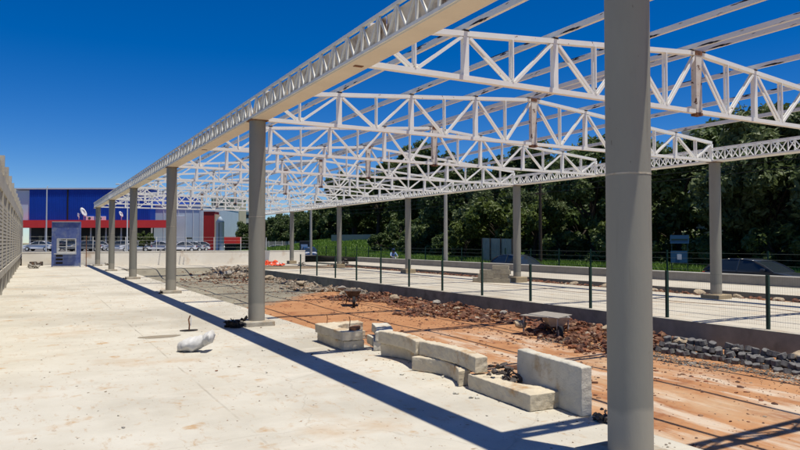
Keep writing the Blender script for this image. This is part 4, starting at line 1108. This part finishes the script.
GA = 'front row of trees beyond the road'; GB = 'back row of tall trees'; GC = 'rearmost trees'
fr = [(38.5,17.5,P_broad,1.28,1.0),(39.5,24.5,P_broad,1.22,1.02),(40,31.5,P_big,1.0,1),(38.8,38.5,P_big2,.95,1),(38.5,45.5,P_broad,.82,.95),(39.5,53,P_broad,1.0,1),(40,60.5,P_big2,.9,1),
      (47,68.5,P_big,.95,.95),(50,77,P_big2,.9,.95),(50,86,P_big,.95,.85),(45,97,P_big2,.85,.85),(47,108,P_big,.85,.8),(48,121,P_broad,.95,.9),(50,134,P_broad,.95,.95)]
for i, (x,y,p,s,sz) in enumerate(fr):
    tree(p, x, y, s, 'dark leafy tree in the front row beyond the road, %s counting from the right edge' % ORD[i].replace('nearest','first'), GA, sz=sz)
for i in range(17):
    y = 10 + i*8.2 + random.uniform(-1.5,1.5); x = 48 + random.uniform(-1.5,1.5)
    hh = 1.16 if y < 29 else (.92 if y < 41 else (1.02 if y < 62 else (.90 if y < 76 else (1.15 if y < 112 else .8))))
    tree([P_tall,P_big2,P_big][i%3] , x, y, hh*random.uniform(.93,1.05), 'tall dark tree in the second row, %s counting from the right edge' % ORD[i].replace('nearest','first'), GB, sz=[.92,1.05,1.15][i%3])
for i in range(13):
    y = 16 + i*11 + random.uniform(-2,2); x = 60 + random.uniform(-2,2)
    tree([P_big2,P_tall][i%2], x, y, .92 if y < 62 else 1.12 if y < 110 else .9, 'dense dark tree of the rearmost row filling the gaps, behind the second row', GC, sz=[1.05,.9][i%2])
for i in range(11):
    y = 12 + i*12; x = 70
    tree(P_big, x, y, 1.25, 'dense dark tree of the rearmost row filling the gaps, behind the second row', GC, sz=.95)
for i, (px_, Z, p, s) in enumerate([(247,138,P_big,.72),(262,133,P_broad,.85),(281,128,P_big,.78),(300,124,P_big2,.72),(314,120,P_big,.85)]):
    q = far(px_, Z); tree(p, q.x, q.y, s, 'dark round tree behind the distant parked cars, %s from the left' % ['first','second','third','fourth','fifth'][i], 'trees behind the distant cars', z=-.4)
for i, (x,y,s) in enumerate([(36.2,42.5,1.15),(36.5,47.5,1.3),(35.8,52,.9),(36.6,33.2,.8)]):
    tree(P_yel, x, y, s, 'yellow green young tree at the edge of the grass, %s from the right' % ['third','second','first','fourth'][(i*1)%4], 'young yellow green trees', 'young_tree')
random.seed(5)
bi = 0
for y in [13,16,19.5,23,27,31,35,39.5,44,49,54,59]:
    x = 37.2 + random.uniform(-1,1.2)
    tree(P_bush, x, y, random.uniform(.95,1.4), 'low dark bush under the front row of trees', 'bushes under the trees', 'bush', 'bush')
for x, y, k in [(37,72,1.2),(38.5,69,1.5),(40,66,1.6),(39,62,1.5),(41,60,1.7),(43,70,1.8),(38.2,57,1.4),(41.5,74,1.6),(37,64,1.2),(44,65,2.0)]:
    tree(P_bush, x, y, k, 'low dark bush under the front row of trees', 'bushes under the trees', 'bush', 'bush')
tree(P_big, 43, 66, .85, 'dark leafy tree at the right edge of the bright grass slope', GA)
for y in list(range(10, 62, 5)) + list(range(104, 130, 5)):
    x = 44.5 + random.uniform(-1,1)
    tree(P_bush, x, y, random.uniform(1.7,2.3), 'tall dark bush in the shade between the tree rows', 'bushes between the tree rows', 'bush', 'bush')
for y in range(8, 140, 6):
    tree(P_bush, 54+random.uniform(-1,1), y, random.uniform(2.2,2.8), 'tall dark bush in the shade between the tree rows', 'bushes between the tree rows', 'bush', 'bush')
q = far(143.5, 92); tree(P_yel, q.x, q.y, .62, 'small yellow green palm-like shrub among the parked cars', None, 'shrub', 'shrub', z=.35)
# pale low building and wall glimpsed under the trees
t = thing('low_building', 'pale low building glimpsed under the dark trees right of the foreground column', 'building', (52.5,26,.7))
MB().box(0,6,0,16,0,3.4).build('wall', M['aptwhite'], t); MB().box(-.3,6.3,-.3,16.3,3.402,3.6).build('roof', M['greywall'], t)
for k in range(4): MB().box(-.05,-.002,1.5+k*3.8,3.2+k*3.8,1.2,2.3).build('window', M['glassd'], t)
car((43.5,58.5,h_far(43.5,58.5)), R(80), WH, 'white car glimpsed under the trees beyond the grass', G2)
t = thing('retaining_wall', 'tan retaining wall on the grass slope in the distance', 'wall', (42.5,84,h_far(42.5,84)-.1), R(12))
MB().box(0,.25,0,11,0,.95).build('wall', M['block'], t)

# grass blades: one mass
rg = random.Random(77); v = []; f = []
def blades(n, xr, yr, hh):
    for _ in range(n):
        x = rg.uniform(*xr); y = yr[0] + (yr[1]-yr[0])*rg.random()**1.3; z = h_far(x,y)-.02
        h = hh*rg.uniform(.5,1.3); a = rg.uniform(0,6.28); w = .03+.0006*y; lx, ly = rg.gauss(0,h*.35), rg.gauss(0,h*.35)
        i = len(v); v.extend([(x-w*math.cos(a),y-w*math.sin(a),z),(x+w*math.cos(a),y+w*math.sin(a),z),(x+lx,y+ly,z+h)]); f.append((i,i+1,i+2))
blades(52000, (31.5,36.5), (12,110), .42); blades(30000, (33,47), (58,112), .3); blades(9000, (36,42), (12,60), .3)
me = bpy.data.meshes.new('grass'); me.from_pydata(v, [], f); me.materials.append(M['grass'])
o = bpy.data.objects.new('grass', me); COL.objects.link(o); tag(o, 'bright green grass along the verge beyond the road', 'grass', kind='stuff')
